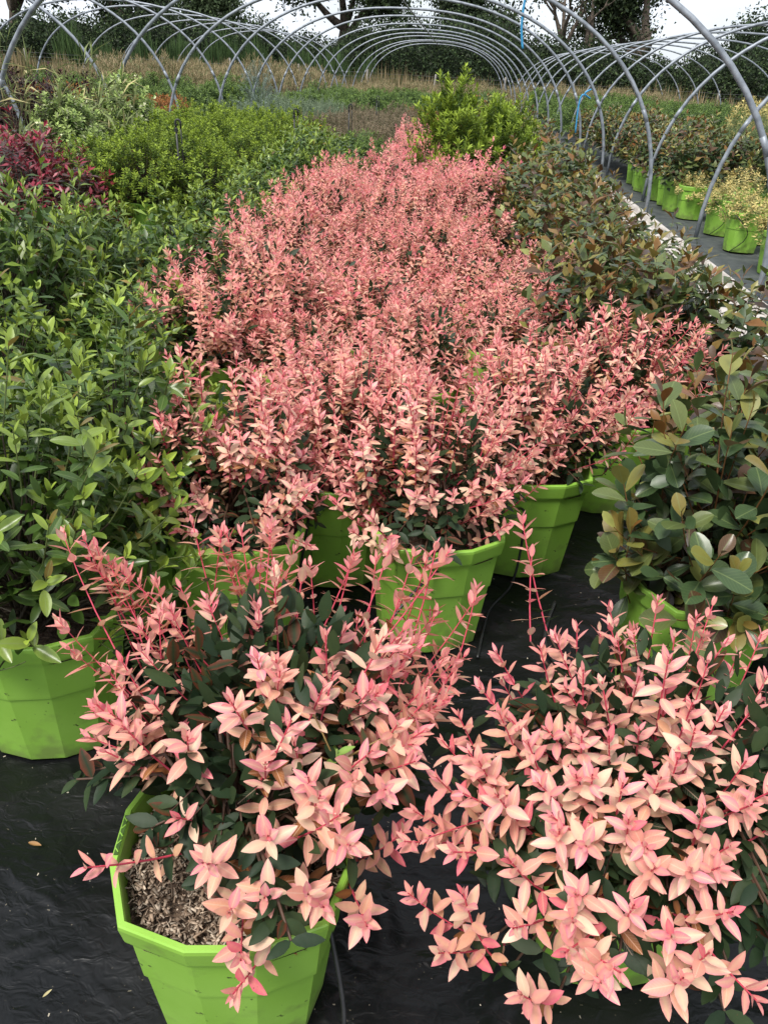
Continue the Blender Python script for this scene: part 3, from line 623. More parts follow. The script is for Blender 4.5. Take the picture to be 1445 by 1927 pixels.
# hoops of three tunnels
def hoop_pts(cx, half, top, y, n=40):
    P = []
    e = 2 / 2.4
    for i in range(n + 1):
        a = math.pi * i / n; c, s_ = math.cos(a), math.sin(a)
        P.append((cx + half * math.copysign(abs(c) ** e, c), y, top * abs(s_) ** e))
    P[0] = (cx + half, y, -.06); P[-1] = (cx - half, y, -.06)
    return P
def tunnel(name, cx, half, top, ys, label, ridge=True, rr=.0225, seed=1):
    y_0 = ys[0] if not isinstance(ys[0], tuple) else sum(ys[0]) / 2; r = RS(seed); root = obj(name, None, None, (cx, y_0, 0)); tag(root, label, 'tunnel frame', 'polytunnel frames')
    for y in ys:
        sk = 0.0
        if isinstance(y, tuple): sk = (y[0] - y[1]) / (2 * half); y = (y[0] + y[1]) / 2
        mb = MB(); tilt = r.normal(0, .012)
        P = np.array(hoop_pts(cx + r.normal(0, .015), half, top * (1 + r.normal(0, .006)), 0)); P[:, 0] -= cx; P[:, 1] = P[:, 2] * tilt + y + sk * P[:, 0] - y_0
        # densify the legs near the ground is not needed: the tube follows the arc
        mb.tube(P, rr, rr, 8); h = obj('hoop', mb.mesh('hoop', 'galvanised', smooth=True), root)
        for sx in (-1, 1):
            j = 5 if sx > 0 else len(P) - 6
            q = MB(); q.tube([P[j - 1] * .35 + P[j] * .65, P[j], P[j] * .65 + P[j + 1] * .35], rr * 1.06, rr * 1.06, 8); obj('joint_sleeve', q.mesh('joint_sleeve', 'galvanised', smooth=True), h)
    if ridge:
        mb = MB(); mb.tube([(0, -.2, top - .045), (0, (ys[-1] - y_0) / 2, top - .05), (0, ys[-1] - y_0 + .2, top - .045)], .014, .014, 6); obj('ridge_bar', mb.mesh('ridge_bar', 'wire'), root)
    return root
YS = [(6.05, 8.0), (9.9, 10.9), 13.3, 16.1, 18.9, 21.8, 24.8, 28, 31, 34.2, 37.5, 41, 44.5]
tunnel('polytunnel_frame', -1.035, 3.435, 2.47, YS, 'grey steel hoops of the polytunnel arching over the pink shrubs', seed=2)
tunnel('polytunnel_frame', 6.15, 3.45, 2.45, [8.9, 11.6, 14.5, 17.4, 20.3, 23.2, 26.1, 29, 32, 35, 38, 41], 'grey steel hoops of the polytunnel over the lime pots of yellow shrubs', ridge=False, seed=3)
tunnel('polytunnel_frame', -8.25, 3.45, 2.45, [9.4, 12.2, 15, 18, 20.9, 23.8, 26.8, 29.8, 32.8, 35.8, 38.8], 'grey steel hoops of the polytunnel beyond the pale rounded bushes', ridge=False, seed=4)
# kerb: a line of precast edging slabs with a raised lip beside the hoop feet
kb = obj('kerb', None, None, (2.2, 4, 0)); tag(kb, kind='structure')
r = RS(8); y = 2.6; i = 0
while y < 44:
    Ls = 1.2; mb = MB()
    prof_ = [(-.28, -.03), (-.28, .035), (-.27, .045), (.11, .05), (.125, .09), (.135, .10), (.165, .10), (.175, .09), (.175, -.03)]
    V = [(px, yy, pz) for yy in (.006, Ls - .006) for px, pz in prof_]; n_ = len(prof_)
    F = [tuple(range(n_ - 1, -1, -1)), tuple(range(n_, 2 * n_))] + [(j, (j + 1) % n_, n_ + (j + 1) % n_, n_ + j) for j in range(n_)]
    mb.add(V, [f[::-1] for f in F]); s_ = obj('slab', mb.mesh('slab', 'concrete'), kb, (r.normal(0, .006), y - 4, r.normal(0, .004)))
    s_.rotation_euler = (r.normal(0, .003), r.normal(0, .006), r.normal(0, .004)); y += Ls; i += 1
# fence
FY = 48.0
fn = obj('wire_fence', None, None, (0, FY, 0)); tag(fn, 'pale timber posts and thin wire fence along the dry grass', 'fence')
fxs = [at_y(px, py, FY)[0] for px, py in ((48, 95), (183, 105), (307, 110), (434, 118), (564, 126), (690, 132), (818, 138))]
step = (fxs[-1] - fxs[0]) / 6
for k_ in range(1, 6): fxs.append(fxs[6] + step * k_)
r = RS(12)
for i, fx in enumerate(fxs):
    mb = MB(); h = 1.2 + r.normal(0, .05); tx, ty = r.normal(0, .05), r.normal(0, .04)
    mb.tube([(0, 0, -.1), (tx * .5, ty * .5, h * .5), (tx, ty, h)], .055, .05, 7); obj('post', mb.mesh('post', 'timber'), fn, (fx, 0, 0))
for hz in (.25, .45, .65, .85, 1.05):
    mb = MB(); P = [(x_, -.06, hz - .03 * abs(math.sin(i * 1.57))) for i, x_ in enumerate(np.linspace(fxs[0] - 4, fxs[-1] + 4, 40))]
    mb.tube(P, .006, .006, 3); obj('wire', mb.mesh('wire', 'wire'), fn)
# dry grass, hedge, maize and trees beyond
def blades(name, n, xr, yr, hr, cols, seed, wid=.012, lean=.25, clump=0):
    r = RS(seed); X = r.uniform(*xr, n); Y = r.uniform(*yr, n); h = r.uniform(*hr, n) * (.72 + .28 * np.sin(X * .9 + 1.3) * np.sin(X * .37) + .22 * np.sin(X * 2.7 + Y) + .25 * r.rand(n)) * (.55 + .6 * r.rand(n))
    P = np.stack([X, Y, np.full(n, -.06)], 1); a = r.rand(n) * 6.28; ln = r.rand(n) * lean
    D = unit(np.stack([np.cos(a) * ln, np.sin(a) * ln, np.ones(n)], 1)); N = unit(np.cross(D, np.stack([-np.sin(a), np.cos(a), np.zeros(n)], 1)))
    N = unit(np.stack([np.cos(a), np.sin(a), np.zeros(n)], 1) - D * (np.stack([np.cos(a), np.sin(a), np.zeros(n)], 1) * D).sum(1, keepdims=True))
    ci = r.randint(len(cols), size=n); C = np.array(cols)[ci] * r.uniform(.65, 1.3, n)[:, None]
    Lf = dict(P=P, D=D, N=N, L=h, W=np.full(n, wid) * r.uniform(.6, 1.6, n), curl=r.uniform(-.2, .5, n), fold=np.zeros(n), cA=C, cB=C)
    return obj(name, leaves_mesh(name, Lf, 'lance', 1, 'dry_grass'))
tag(blades('dry_grass', 42000, (-34, 34), (41.5, 51), (.65, 1.25), [(.30, .22, .12), (.38, .29, .17), (.22, .17, .09), (.13, .13, .055), (.09, .11, .045)], 3, wid=.035), 'tall dry tan grass along the wire fence', 'grass', kind='stuff')
def cloud_leaves(name, pts, size, cols, r, material='far_leaf', nrmv=None):
    n = len(pts); D = unit(r.normal(0, 1, (n, 3)) + np.array([0, 0, .15])); N = unit(r.normal(0, .8, (n, 3)) + (nrmv if nrmv is not None else np.array([0, -.3, .8])))
    N = unit(N - D * (N * D).sum(1, keepdims=True)); L = size * r.uniform(.6, 1.5, n)
    C = np.array(cols)[r.randint(len(cols), size=n)] * r.uniform(.6, 1.4, n)[:, None]
    return leaves_mesh(name, dict(P=np.asarray(pts), D=D, N=N, L=L, W=L * .6, curl=r.uniform(0, .4, n), fold=r.uniform(0, .4, n), cA=C, cB=C * .9), 'ellip', 2, material)
def hedge_h(x):
    return 3.3 + .45 * np.sin(x * .31 + 1) + .3 * np.sin(x * .9) + .25 * np.sin(x * 2.1 + 2) + .9 * np.exp(-((x + 1.5) / 4.5) ** 2)
r = RS(21); n_ = 85000
X = r.uniform(-36, 38, n_); hh = hedge_h(X); Zr = r.rand(n_) ** .8
lump = .6 * np.sin(X * 1.3 + 2 * Zr) * np.sin(X * .47 + 3 * Zr * hh * .4) + .4 * np.sin(X * 2.9 + 4 * Zr * hh)
Y = 53.6 - .5 * lump + 1.6 * (Zr ** 3) + r.rand(n_) ** 2 * 1.3
pts = np.stack([X, Y, Zr * hh * (1 + .05 * r.normal(0, 1, n_))], 1)
hd = obj('hedgerow', cloud_leaves('hedgerow', pts, .17, [(.038, .062, .028), (.052, .084, .034), (.030, .048, .024), (.075, .11, .042), (.05, .06, .04)], r)); tag(hd, 'dark green overgrown hedgerow beyond the wire fence', 'hedge', kind='stuff')
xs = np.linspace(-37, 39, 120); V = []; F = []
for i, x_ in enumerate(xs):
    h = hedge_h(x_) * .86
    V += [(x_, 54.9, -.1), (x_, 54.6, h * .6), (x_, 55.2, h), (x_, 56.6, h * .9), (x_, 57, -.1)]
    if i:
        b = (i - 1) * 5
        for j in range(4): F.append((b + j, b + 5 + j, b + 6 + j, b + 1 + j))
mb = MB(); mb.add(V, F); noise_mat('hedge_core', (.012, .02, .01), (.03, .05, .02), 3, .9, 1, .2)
o_ = obj('dark_core', mb.mesh('dark_core', 'hedge_core'), hd); o_['kind'] = 'stuff'  # added solid core, coloured like the shaded hedge inside, to stop see-through
tag(blades('maize_crop', 9000, (-24, -5), (51.6, 53.2), (1.5, 2.7), [(.065, .11, .04), (.09, .145, .05), (.05, .085, .035)], 5, wid=.06, lean=.3), 'tall green maize standing before the hedgerow', 'crop', kind='stuff')
def tree(label, x, y, h, trunk_r, lean, crown, cols, seed, nleaf=9000, size=.2, multi=1, name='broadleaf_tree', group='trees beyond the hedge'):
    r = RS(seed); root = obj(name, None, None, (x, y, -.06)); tag(root, label, 'tree', group)
    mb = MB(); ends = []
    def limb(p, d, L, rr, depth):
        P = [p]; d = nrm(d)
        for i in range(5):
            d = nrm(d + r.normal(0, .09, 3) + np.array([0, 0, .03])); P.append(P[-1] + d * L / 5)
        mb.tube(P, rr, rr * .55, 7 if depth < 2 else 4, cap=False)
        if depth >= 3: ends.extend(P[2:]); return
        for i in range(r.randint(2, 4) if depth else 4):
            nd = nrm(d + r.normal(0, .55, 3) + np.array([0, 0, .1])); limb(P[-1 - r.randint(0, 2)], nd, L * r.uniform(.55, .8), rr * .52, depth + 1)
        if depth == 2: ends.extend(P[3:])
    for m_ in range(multi):
        limb(np.array([m_ * .35 - (multi - 1) * .17, 0, 0]), np.array(lean) + r.normal(0, .12 if multi > 1 else 0, 3), h * .42, trunk_r * (1 if multi == 1 else .7), 0)
    obj('trunk', mb.mesh('trunk', 'bark', smooth=True), root)
    E = np.array(ends); per = max(1, nleaf // max(1, len(E))); pts = []
    for e in E: pts.append(e + r.normal(0, crown, (per, 3)))
    # low skirts of twigs and ivy hanging below the crown
    P = np.concatenate(pts)
    c_ = obj('crown', cloud_leaves('crown', P, size * 1.35, cols, r), root); c_['kind'] = 'stuff'
    return root
DK = [(.028, .042, .02), (.04, .062, .026), (.02, .03, .016), (.055, .08, .03)]
def tx(px, py, Y): return at_y(px, py, Y)[0]
tree('dark oak with a leaning trunk rising behind the main tunnel', tx(620, 150, 58), 58, 8.5, .55, (.45, 0, 1), .6, DK, 31, 11000, .17)
tree('ivy clad tree with dense dark crown behind the main tunnel end', tx(850, 130, 58.5), 58.5, 7.2, .5, (.0, 0, 1), .65, DK, 32, 16000, .17)
tree('dark broad tree standing behind the left polytunnel', tx(250, 100, 57.5), 57.5, 8.2, .45, (.1, 0, 1), .6, DK, 33, 13000, .17)
tree('rounded distant tree in the gap between two dark trees', tx(395, 90, 90), 90, 7.0, .4, (.0, 0, 1), .9, [(.05, .075, .035), (.07, .10, .045)], 34, 9000, .24)
tree('bare forked brown trunk with few leaves against the sky', tx(1068, 140, 57), 57, 8.0, .42, (.05, 0, 1), .35, DK, 35, 1500, .15, multi=2)
tree('large tree with brown slanting trunk behind the far hoops', tx(1165, 150, 58), 58, 9.0, .6, (.25, 0, 1), .6, DK, 36, 12000, .17)
tree('small bushy tree at the edge of the open sky', tx(1400, 170, 60), 60, 5.2, .25, (.1, 0, 1), .6, [(.05, .075, .035), (.035, .055, .025)], 37, 6000, .16)
tree('dark tree filling the corner over the fence', tx(40, 90, 59), 59, 8.0, .45, (-.1, 0, 1), .6, DK, 38, 12000, .18)

#@@PLANTS
# ------------------------------------------------------------------ pink shrubs
GP = 'pink leaved shrubs in lime pots'
F1 = [(119,1008),(183,1033),(108,1171),(363,989),(419,1003),(454,1003),(512,989),(554,1041),(573,1069),(667,1036),(736,1028),(781,1039),(821,1027),(896,1112),(823,1151),(875,1238),
      (205,1061),(238,1075),(293,1097),(432,1061),(523,1075),(340,1110),(300,1150),(260,1180),(390,1130),(480,1140),(230,1250),(180,1330),(210,1350),(520,1249),(628,1271),(354,1393),(505,1580),(160,1640),(382,1631),
      (432,1725),(498,1697),(609,1714),(690,1750),(454,1814),(437,1880),(603,1504),(664,1476),(725,1493),(659,1598),(640,1540),(697,1304),(742,1260),(747,1371),(553,1404),(500,1430),(700,1180),(650,1190),(790,1200),(760,1130),(840,1230),(800,1300),(700,1420),(580,1470),(580,1690),(800,1380),(840,1320),(780,1440),(850,1270)]
F2 = [(1143,1146),(1236,1133),(1339,1143),(1308,1166),(1190,1202),(1014,1223),(932,1233),(1084,1182),(1159,1208),(1267,1202),(1385,1238),(1330,1250),(937,1347),(1092,1393),(1143,1393),(1200,1380),(1025,1378),(990,1400),(1081,1465),(1112,1465),
      (1169,1481),(1241,1470),(1272,1434),(1411,1522),(777,1532),(803,1584),(849,1610),(767,1687),(870,1687),(952,1620),(1035,1543),(1050,1568),(1100,1600),(824,1800),(963,1754),(1076,1744),(1215,1605),(1230,1640),(1375,1723),(1164,1837),(1282,1847),
      (978,1878),(1128,1857),(1422,1893),(1298,1646),(1350,1640),(1370,1600),(1300,1330),(1360,1340),(1420,1330),(1250,1300),(1200,1280),(1130,1290),(1330,1420),(1400,1440),(1060,1300),(900,1440),(870,1500),(930,1500),(1010,1480),(1320,1530),(1180,1550),(1440,1280),(1430,1200),(1060,1250),(830,1400),(860,1350),(900,1300),(820,1470),(880,1420),(760,1590),(1080,1690),(1190,1710),(1260,1770),(1060,1800),(1330,1800)]
SKIRT.update({102: [(34, 2.6, 6.8, .18, .36, .34, .50), (40, 3.7, 5.7, .20, .36, .37, .50), (16, 3.7, 5.7, .26, .36, .30, .40)], 101: [(7, 3.4, 5.5, .05, .14, .39, .45), (4, 2.4, 3.2, .22, .28, .40, .48), (4, 4.9, 6.7, .16, .26, .40, .46), (10, .2, 2.4, .24, .34, .40, .52)], 103: [(12, 2.0, 6.8, .14, .26, .37, .46)], 104: [(12, 2.0, 6.8, .14, .26, .37, .46)], 105: [(12, 2.0, 6.8, .14, .26, .37, .46)], 107: [(12, 2.0, 6.8, .14, .26, .37, .46)]})
def more(L, seed, ymax):
    r_ = RS(seed); return L + [(px + r_.normal(0, 26), py + abs(r_.normal(0, 24))) for px, py in L if py < ymax]
b1 = (-.245, .785, 0); t1 = pix_tips(more(F1, 1, 1380), (-.235, .93, .30), (.47, .42, .35), b1)
def keep_soil(base, holes):
    def k_(Lf):
        m_ = np.ones(len(Lf['P']), bool)
        for i, p_ in enumerate(Lf['P']):
            if Lf['sid'][i] >= 0: continue
            q = proj(p_ + np.array(base))
            for hx, hy, hr in holes:
                if (q[0] - hx) ** 2 + (q[1] - hy) ** 2 < hr * hr: m_[i] = False; break
        return m_
    return k_
hero('pink', 'pink_shrub', b1[0], b1[1], 'pink leaved shrub whose lime pot shows bare wood chip mulch inside', 'shrub', GP, 101, 300, t1, extra=16, potrot=.12, lean=(.03, .14), chips=True, Lmul=1.22, innerf=1.5, kcol=1.2, keep=keep_soil(b1, [(330, 1600, 115), (300, 1700, 60)]))
b2 = (.42, .96, 0); t2 = np.concatenate([pix_tips(F2, (.40, .88, .30), (.46, .44, .37), b2), [at_z(980, 978, .70) - np.array(b2), at_z(1000, 1040, .66) - np.array(b2)]])
hero('pink', 'pink_shrub', b2[0], b2[1], 'full pink leaved shrub hiding its pot, beside the one with bare wood chips', 'shrub', GP, 102, 300, t2, extra=24, potrot=.3, lean=(0, -.05), Lmul=1.10, innerf=2.2, kcol=1.15)
near = [(.047, 1.85, 'pink shrub in the open lime pot with a black drip tube crossing its rim', 103, .3), (-.49, 1.76, 'pink shrub in a lime pot beside the glossy green shrub in front of the others', 104, .15),
        (.35, 2.27, 'pink shrub in a lime pot behind the one crossed by a drip tube', 105, .2), (-.25, 2.12, 'pink shrub in a lime pot in the gap between two other pink ones', 106, .4), (.68, 2.75, 'pink shrub in a tall looking lime pot next to the bronze leaved row', 107, .1)]
for x, y, lab, sd, pr in near:
    hero('pink', 'pink_shrub', x, y, lab, 'shrub', GP, sd, 300, potrot=pr, scale=1.0, dens=1.0, lean=(RS(sd).normal(0, .03), .05), keep=keep_soil((x, y, 0), [(745, 970, 60)]) if sd == 103 else None)
def pink_label(x, y):
    side = 'on the edge against the glossy green block' if x < -.62 else 'on the edge beside the bronze row' if x > .15 else 'in the middle of the pink bed'
    dep = 'just behind the potted front row' if y < 3.4 else 'partway along the bed' if y < 6.2 else 'short of the tall upright bushes' if y < 9 else 'beyond the tall upright bushes'
    return 'pink shrub ' + side + ', ' + dep
r = RS(40); y = 2.5; row = 0
while y < 13.2:
    xs_ = ([-.80, -.27, .24] if row % 2 == 0 else [-.54, -.02, .44])
    for x in xs_:
        x += r.normal(0, .035); yy = y + r.normal(0, .03)
        if any((x - a[0]) ** 2 + (yy - a[1]) ** 2 < .34 ** 2 for a in near): continue
        if y < 2.8 and x < -.7: continue
        if x > .38 and y > 5: continue
        if y > 7.6 and x < -.66: continue
        if y > 8.2 and x > .12: continue
        if y > 10.5 and x > -.1: continue
        lod = 0 if yy < 3.2 else 1 if yy < 7 else 2
        place('pink', 'pink_shrub', x, yy, pink_label(x, yy), 'shrub', GP, lod, r, scale=r.uniform(.78, 1.08), zs=r.uniform(.88, 1.16))
    y += .46; row += 1
for x, y in ((-.93, 3.0), (-1.02, 4.05), (-1.0, 5.3), (-.9, 6.6)):
    place('pink', 'pink_shrub', x, y, 'pink shrub jutting out of the bed into the glossy green block' + (', foremost of these' if y < 3.5 else ''), 'shrub', GP, 0 if y < 3.2 else 1, r, scale=1.0)
# ------------------------------------------------------------------ glossy green shrubs
GL = 'glossy green shrubs in the block beside the pink bed'
heroL = [(-.84, 1.34, 'glossy green shrub in the lime pot standing on bare black film', 201), (-.82, 1.82, 'glossy green shrub tucked against the front pink shrubs', 202), (-1.24, 1.62, 'glossy green shrub behind the lime pot on bare film', 203)]
for x, y, lab, sd in heroL:
    hero('laurel', 'green_shrub', x, y, lab, 'shrub', GL, sd, 300, potrot=.2, zs=1.0, dens=1.1, Lmul=1.06, keep=(lambda Lf: Lf['P'][:, 2] > .43) if sd == 201 else None)
r = RS(50); y = 1.9; row = 0
while y < 10.4:
    for k_ in range(9):
        x = -1.02 - (.26 if row % 2 else 0) - .53 * k_ + r.normal(0, .04); yy = y + r.normal(0, .04)
        if y > 2.2: x -= .16
        if y > 3.2: x -= .14
        if any((x - a[0]) ** 2 + (yy - a[1]) ** 2 < .36 ** 2 for a in heroL): continue
        if yy > 4.5 and x < -1.45 - .0 * yy: continue
        if x < -1.7 and yy > 4.1: continue
        if x < -2.3: continue
        if x < -4.2: continue
        lod = 0 if yy < 2.7 else 1 if yy < 6 else 2
        place('laurel', 'green_shrub', x, yy, 'glossy green shrub ' + ('touching the pink bed' if x > -1.45 else 'deep in the green block') + (' near its front' if yy < 3 else ' partway along' if yy < 5 else ' towards the heather'), 'shrub', GL, lod, r, scale=r.uniform(.95, 1.12), zs=r.uniform(.86, 1.10) * (1.06 if x < -1.5 else .95 if yy > 4 else 1))
    y += .50; row += 1
# ------------------------------------------------------------------ bronze-leaved row
GB = 'bronze green shrubs along the kerb'
heroB = [(.73, 1.68, 'bronze green shrub with broad rounded leaves beside the front pink shrubs', 301), (1.02, 2.05, 'bronze green shrub with upright rusty shoots behind the one with broad rounded leaves', 302), (1.22, 1.62, 'bronze green shrub with olive leaves standing on the film by the front pots', 303)]
for x, y, lab, sd in heroB:
    hero('bronze', 'bronze_shrub', x, y, lab, 'shrub', GB, sd, 300, potrot=.25, dens=1.15, Lmul=1.08, scale=1.12, zs=.95)
r = RS(60); y = 2.5; row = 0
while y < 21:
    for x in ([.70, 1.22] if row % 2 == 0 else [.94]):
        x += r.normal(0, .04); yy = y + r.normal(0, .05)
        if any((x - a[0]) ** 2 + (yy - a[1]) ** 2 < .36 ** 2 for a in near + heroB): continue
        if yy < 3.1 and x < .9: continue
        if 8.4 < yy < 10.0 and x < 1.0: continue
        lod = 0 if yy < 3.2 else 1 if yy < 7 else 2
        place('bronze', 'bronze_shrub', x, yy, 'bronze green shrub ' + ('leaning over the kerb' if x > 1.0 else 'against the pink bed' if yy < 8.4 else 'on the side away from the kerb') + (', near the front' if yy < 4.5 else ', partway along the row' if yy < 9 else ', beyond the upright bushes'), 'shrub', GB, lod, r, scale=r.uniform(.95, 1.12), zs=r.uniform(.84, 1.0))
    y += .36; row += 1
# ------------------------------------------------------------------ other beds
r = RS(70)
def bed(sp, name, label, cat, group, xr, yr, step, lod=2, pot=True, sc=(.95, 1.15), zs=(.9, 1.1), jit=.06):
    label_ = label if callable(label) else (lambda x, y: label)
    y = yr[0]; row = 0
    while y <= yr[1]:
        x = xr[0] + (step / 2 if row % 2 else 0)
        while x <= xr[1]:
            place(sp, name, x + r.normal(0, jit), y + r.normal(0, jit), label_(x, y), cat, group, lod, r, pot=pot, scale=r.uniform(*sc), zs=r.uniform(*zs))
            x += step
        y += step * .87; row += 1
bed('box', 'small_leaved_bush', lambda x, y: 'bright green bush ' + ('fronting the dense block' if y < 7.6 else 'at the back of the dense block' if y > 10.2 else 'inside the dense block') + (', beside the red tipped shrubs' if x < -2.7 else ', beside the glossy shrubs' if x > -2.2 else ''), 'bush', 'bright green bushes around the sprinkler riser', (-2.95, -1.95), (6.7, 11.2), .50, lod=1, sc=(1.02, 1.15), zs=(.74, .84))
place('upright', 'upright_bush', .02, 8.9, 'tall upright green bush with pointed top among the pink shrubs', 'bush', 'tall upright green bushes', 1, r, zs=1.0, scale=1.0)
place('upright', 'upright_bush', .58, 9.05, 'tall upright green bush next to the bronze shrub row', 'bush', 'tall upright green bushes', 1, r, zs=.9, scale=.95)
place('upright', 'upright_bush', .38, 9.6, 'tall upright green bush behind the other two', 'bush', 'tall upright green bushes', 1, r, zs=.92, scale=.95)
bed('red', 'red_tipped_shrub', 'dark shrub with crimson young leaves beside the bright green block', 'shrub', 'red tipped shrubs', (-4.1, -2.75), (5.6, 7.2), .52, lod=1, zs=(.74, .92))
for x, y, s_ in ((-3.75, 8.1, 1.0), (-3.72, 9.5, 1.15)):
    place('pale', 'pale_bush', x, y, 'rounded pale green bush flecked cream, ' + ('beside the strappy plant' if s_ < 1.1 else 'larger of the two pale ones'), 'bush', 'rounded pale bushes', 1, r, scale=s_, zs=1.05)
place('strap', 'strappy_plant', -3.7, 8.75, 'strappy olive plant with arching leaves between the pale rounded bushes', 'plant', None, 1, r, scale=1.25, zs=1.2)
place('strap', 'strappy_plant', -4.2, 7.9, 'strappy olive plant with dry tips in front of the pale bushes', 'plant', None, 1, r, scale=1.2, zs=1.3)
bed('burgundy', 'dark_purple_bush', 'blackish purple bush behind the pale rounded bushes', 'bush', 'dark purple bushes', (-7.2, -5.2), (11.4, 12.6), .62, zs=(.95, 1.1))
bed('green', 'low_green_shrub', 'low mid green shrub behind the pale bushes', 'shrub', 'low green shrubs of the neighbouring tunnel', (-8.4, -5.2), (13.6, 15.0), .62)
bed('orange', 'orange_shrub', 'low orange brown shrub in the neighbouring tunnel bed', 'shrub', 'orange brown shrubs', (-8.6, -5.3), (15.8, 18.6), .66)
bed('green', 'low_green_shrub', 'low green shrub beyond the orange brown bed', 'shrub', 'low green shrubs beyond the orange bed', (-9.6, -5.3), (20, 23), .95, sc=(1.2, 1.5))
bed('tan', 'dry_tuft', 'dry tan tuft among weeds behind the orange brown bed', 'plant', 'dry tufts in the neighbouring tunnel', (-11, -5.3), (24.5, 40), 1.4, sc=(1.5, 2.0), zs=(.8, 1.1))
bed('burgundy', 'dark_purple_bush', 'small dark purple bush far along the tunnel', 'bush', 'dark purple bushes far along', (-6.4, -5.3), (26, 28), 1.0, sc=(1.1, 1.3), zs=(.6, .7))
bed('box', 'small_leaved_bush', 'yellow green bush just behind the bright green block', 'bush', 'yellow green bushes behind the block', (-4.1, -2.6), (12.0, 13.2), .6, lod=2, zs=(.62, .75))
bed('grey', 'grey_shrub', 'silvery grey green low shrub by the blue conifer', 'shrub', 'grey green shrubs', (-4.1, -2.5), (14.2, 19.5), .62, zs=(.9, 1.2))
place('blue', 'blue_conifer', -3.85, 17.0, 'tall silvery blue conifer among the grey shrubs', 'conifer', None, 2, r, scale=1.25, zs=1.0)
bed('heather', 'heather', 'brown grey heather mound in the bed beyond the bright block', 'heather', 'heather mounds', (-2.15, -.75), (12.6, 17.6), .55, zs=(.95, 1.2))
bed('green', 'low_green_shrub', 'low fresh green shrub between the heather and the pink tip', 'shrub', 'low green shrubs by the heather', (-1.75, -.9), (10.9, 12.2), .52, zs=(.8, .95))
bed('green', 'low_green_shrub', 'low green shrub in the far end of the main tunnel', 'shrub', 'low green shrubs at the far end of the main tunnel', (-4.0, 1.6), (20.5, 30), .95, sc=(1.2, 1.5), zs=(.7, .95))
bed('orange', 'orange_shrub', 'low orange shrub at the far end beside the heather', 'shrub', 'orange shrubs far along the main tunnel', (-.7, .3), (18.4, 19.6), .6, zs=(.8, 1.0))
bed('tan', 'dry_tuft', 'dry tan tuft beyond the heather', 'shrub', 'dry tufts at the far end', (-4.0, 1.8), (31.5, 41), 1.5, sc=(1.5, 2.0), zs=(.6, .8))
bed('green', 'low_green_shrub', 'green shrub in the far stretch beyond the upright bushes', 'shrub', 'green shrubs beyond the upright bushes', (-.1, .6), (10.9, 17.5), .6, zs=(.75, .9))
# beds of the neighbouring tunnel on the kerb side
bed('yellow', 'yellow_variegated_shrub', 'yellow variegated shrub in a lime pot beyond the kerb', 'shrub', 'yellow variegated shrubs in lime pots', (3.0, 3.62), (6.4, 10.3), .56, lod=1, jit=.04, zs=(.62, .85))
y = 10.9
while y < 20:
    place('bronze', 'dark_leaved_shrub', 2.98 + r.normal(0, .04), y, 'dark bronze shrub in the line of lime pots beyond the kerb', 'shrub', 'dark shrubs in the lime pot line', 2, r, scale=r.uniform(.95, 1.1), zs=r.uniform(.9, 1.05)); y += .46
bed('bronze', 'dark_leaved_shrub', 'dark bronze shrub behind the line of lime pots', 'shrub', 'dark shrubs behind the lime pot line', (3.45, 4.2), (11.2, 18.5), .56, zs=(.95, 1.1))
bed('feather', 'feathery_shrub', 'soft feathery green shrub behind the yellow variegated pots', 'shrub', 'feathery green shrubs', (4.3, 6.4), (8.6, 14.5), .68, lod=2, zs=(.88, 1.05))
bed('yellow', 'golden_shrub', 'bright golden shrub beyond the feathery green shrubs', 'shrub', 'golden shrubs', (5.9, 7.2), (17.2, 18.6), .62, sc=(1.3, 1.5), zs=(1.2, 1.4))
bed('green', 'low_green_shrub', 'green shrub beyond the golden shrubs in the kerb side tunnel', 'shrub', 'green shrubs of the kerb side tunnel', (2.95, 9.2), (20.5, 32), 1.05, sc=(1.3, 1.6), zs=(.8, 1.0))
bed('tan', 'dry_tuft', 'dry tan tuft far along the kerb side tunnel', 'shrub', 'pale tufts of the kerb side tunnel', (3, 9), (33, 42), 1.5, sc=(1.6, 2.0), zs=(.7, .9))
bed('green', 'low_green_shrub', 'low green shrub beside the feathery shrubs', 'shrub', 'green shrubs beside the feathery ones', (6.6, 8.6), (12.5, 16.5), .8, sc=(1.1, 1.4))

#@@DETAILS
# ------------------------------------------------------------------ small things
# sprinkler risers
def riser(x, y, h, label):
    root = obj('sprinkler_riser', None, None, (x, y, 0)); tag(root, label, 'sprinkler', 'black sprinkler risers')
    mb = MB(); mb.tube([(0, 0, -.05), (.004, 0, h * .5), (0, 0, h * .93)], .009, .008, 7); obj('stake', mb.mesh('stake', 'black_plastic_part', True), root)
    mb = MB(); mb.tube([(.04, .01, 0), (.045, .01, h * .4), (.04, .005, h * .8), (.036, 0, h * .93)], .005, .005, 6); obj('feed_tube', mb.mesh('feed_tube', 'black_plastic_part', True), root)
    mb = MB(); a = np.linspace(0, math.pi, 9); mb.tube([(0, 0, h * .93)] + [(.019 - .021 * math.cos(q), 0, h * .965 + .024 * math.sin(q)) for q in a] + [(.038, 0, h * .925)], .008, .008, 7)
    hd_ = obj('sprinkler_head', mb.mesh('sprinkler_head', 'black_plastic_part', True), root)
    mb = MB(); mb.tube([(0, 0, h * .90), (0, 0, h * .925)], .015, .015, 8); mb.tube([(0, 0, h * .945), (0, 0, h * .955)], .013, .013, 8); obj('collar', mb.mesh('collar', 'black_plastic_part'), hd_)
riser(-2.2, 6.72, 1.0, 'black sprinkler riser with hooked head before the bright green block')
riser(-1.72, 9.3, 1.0, 'thin black riser at the edge of the bright green block')
riser(-1.4, 11.6, .98, 'thin black riser standing before the heather mounds')
riser(-1.35, 15.2, .98, 'thin black riser far along among the heather')
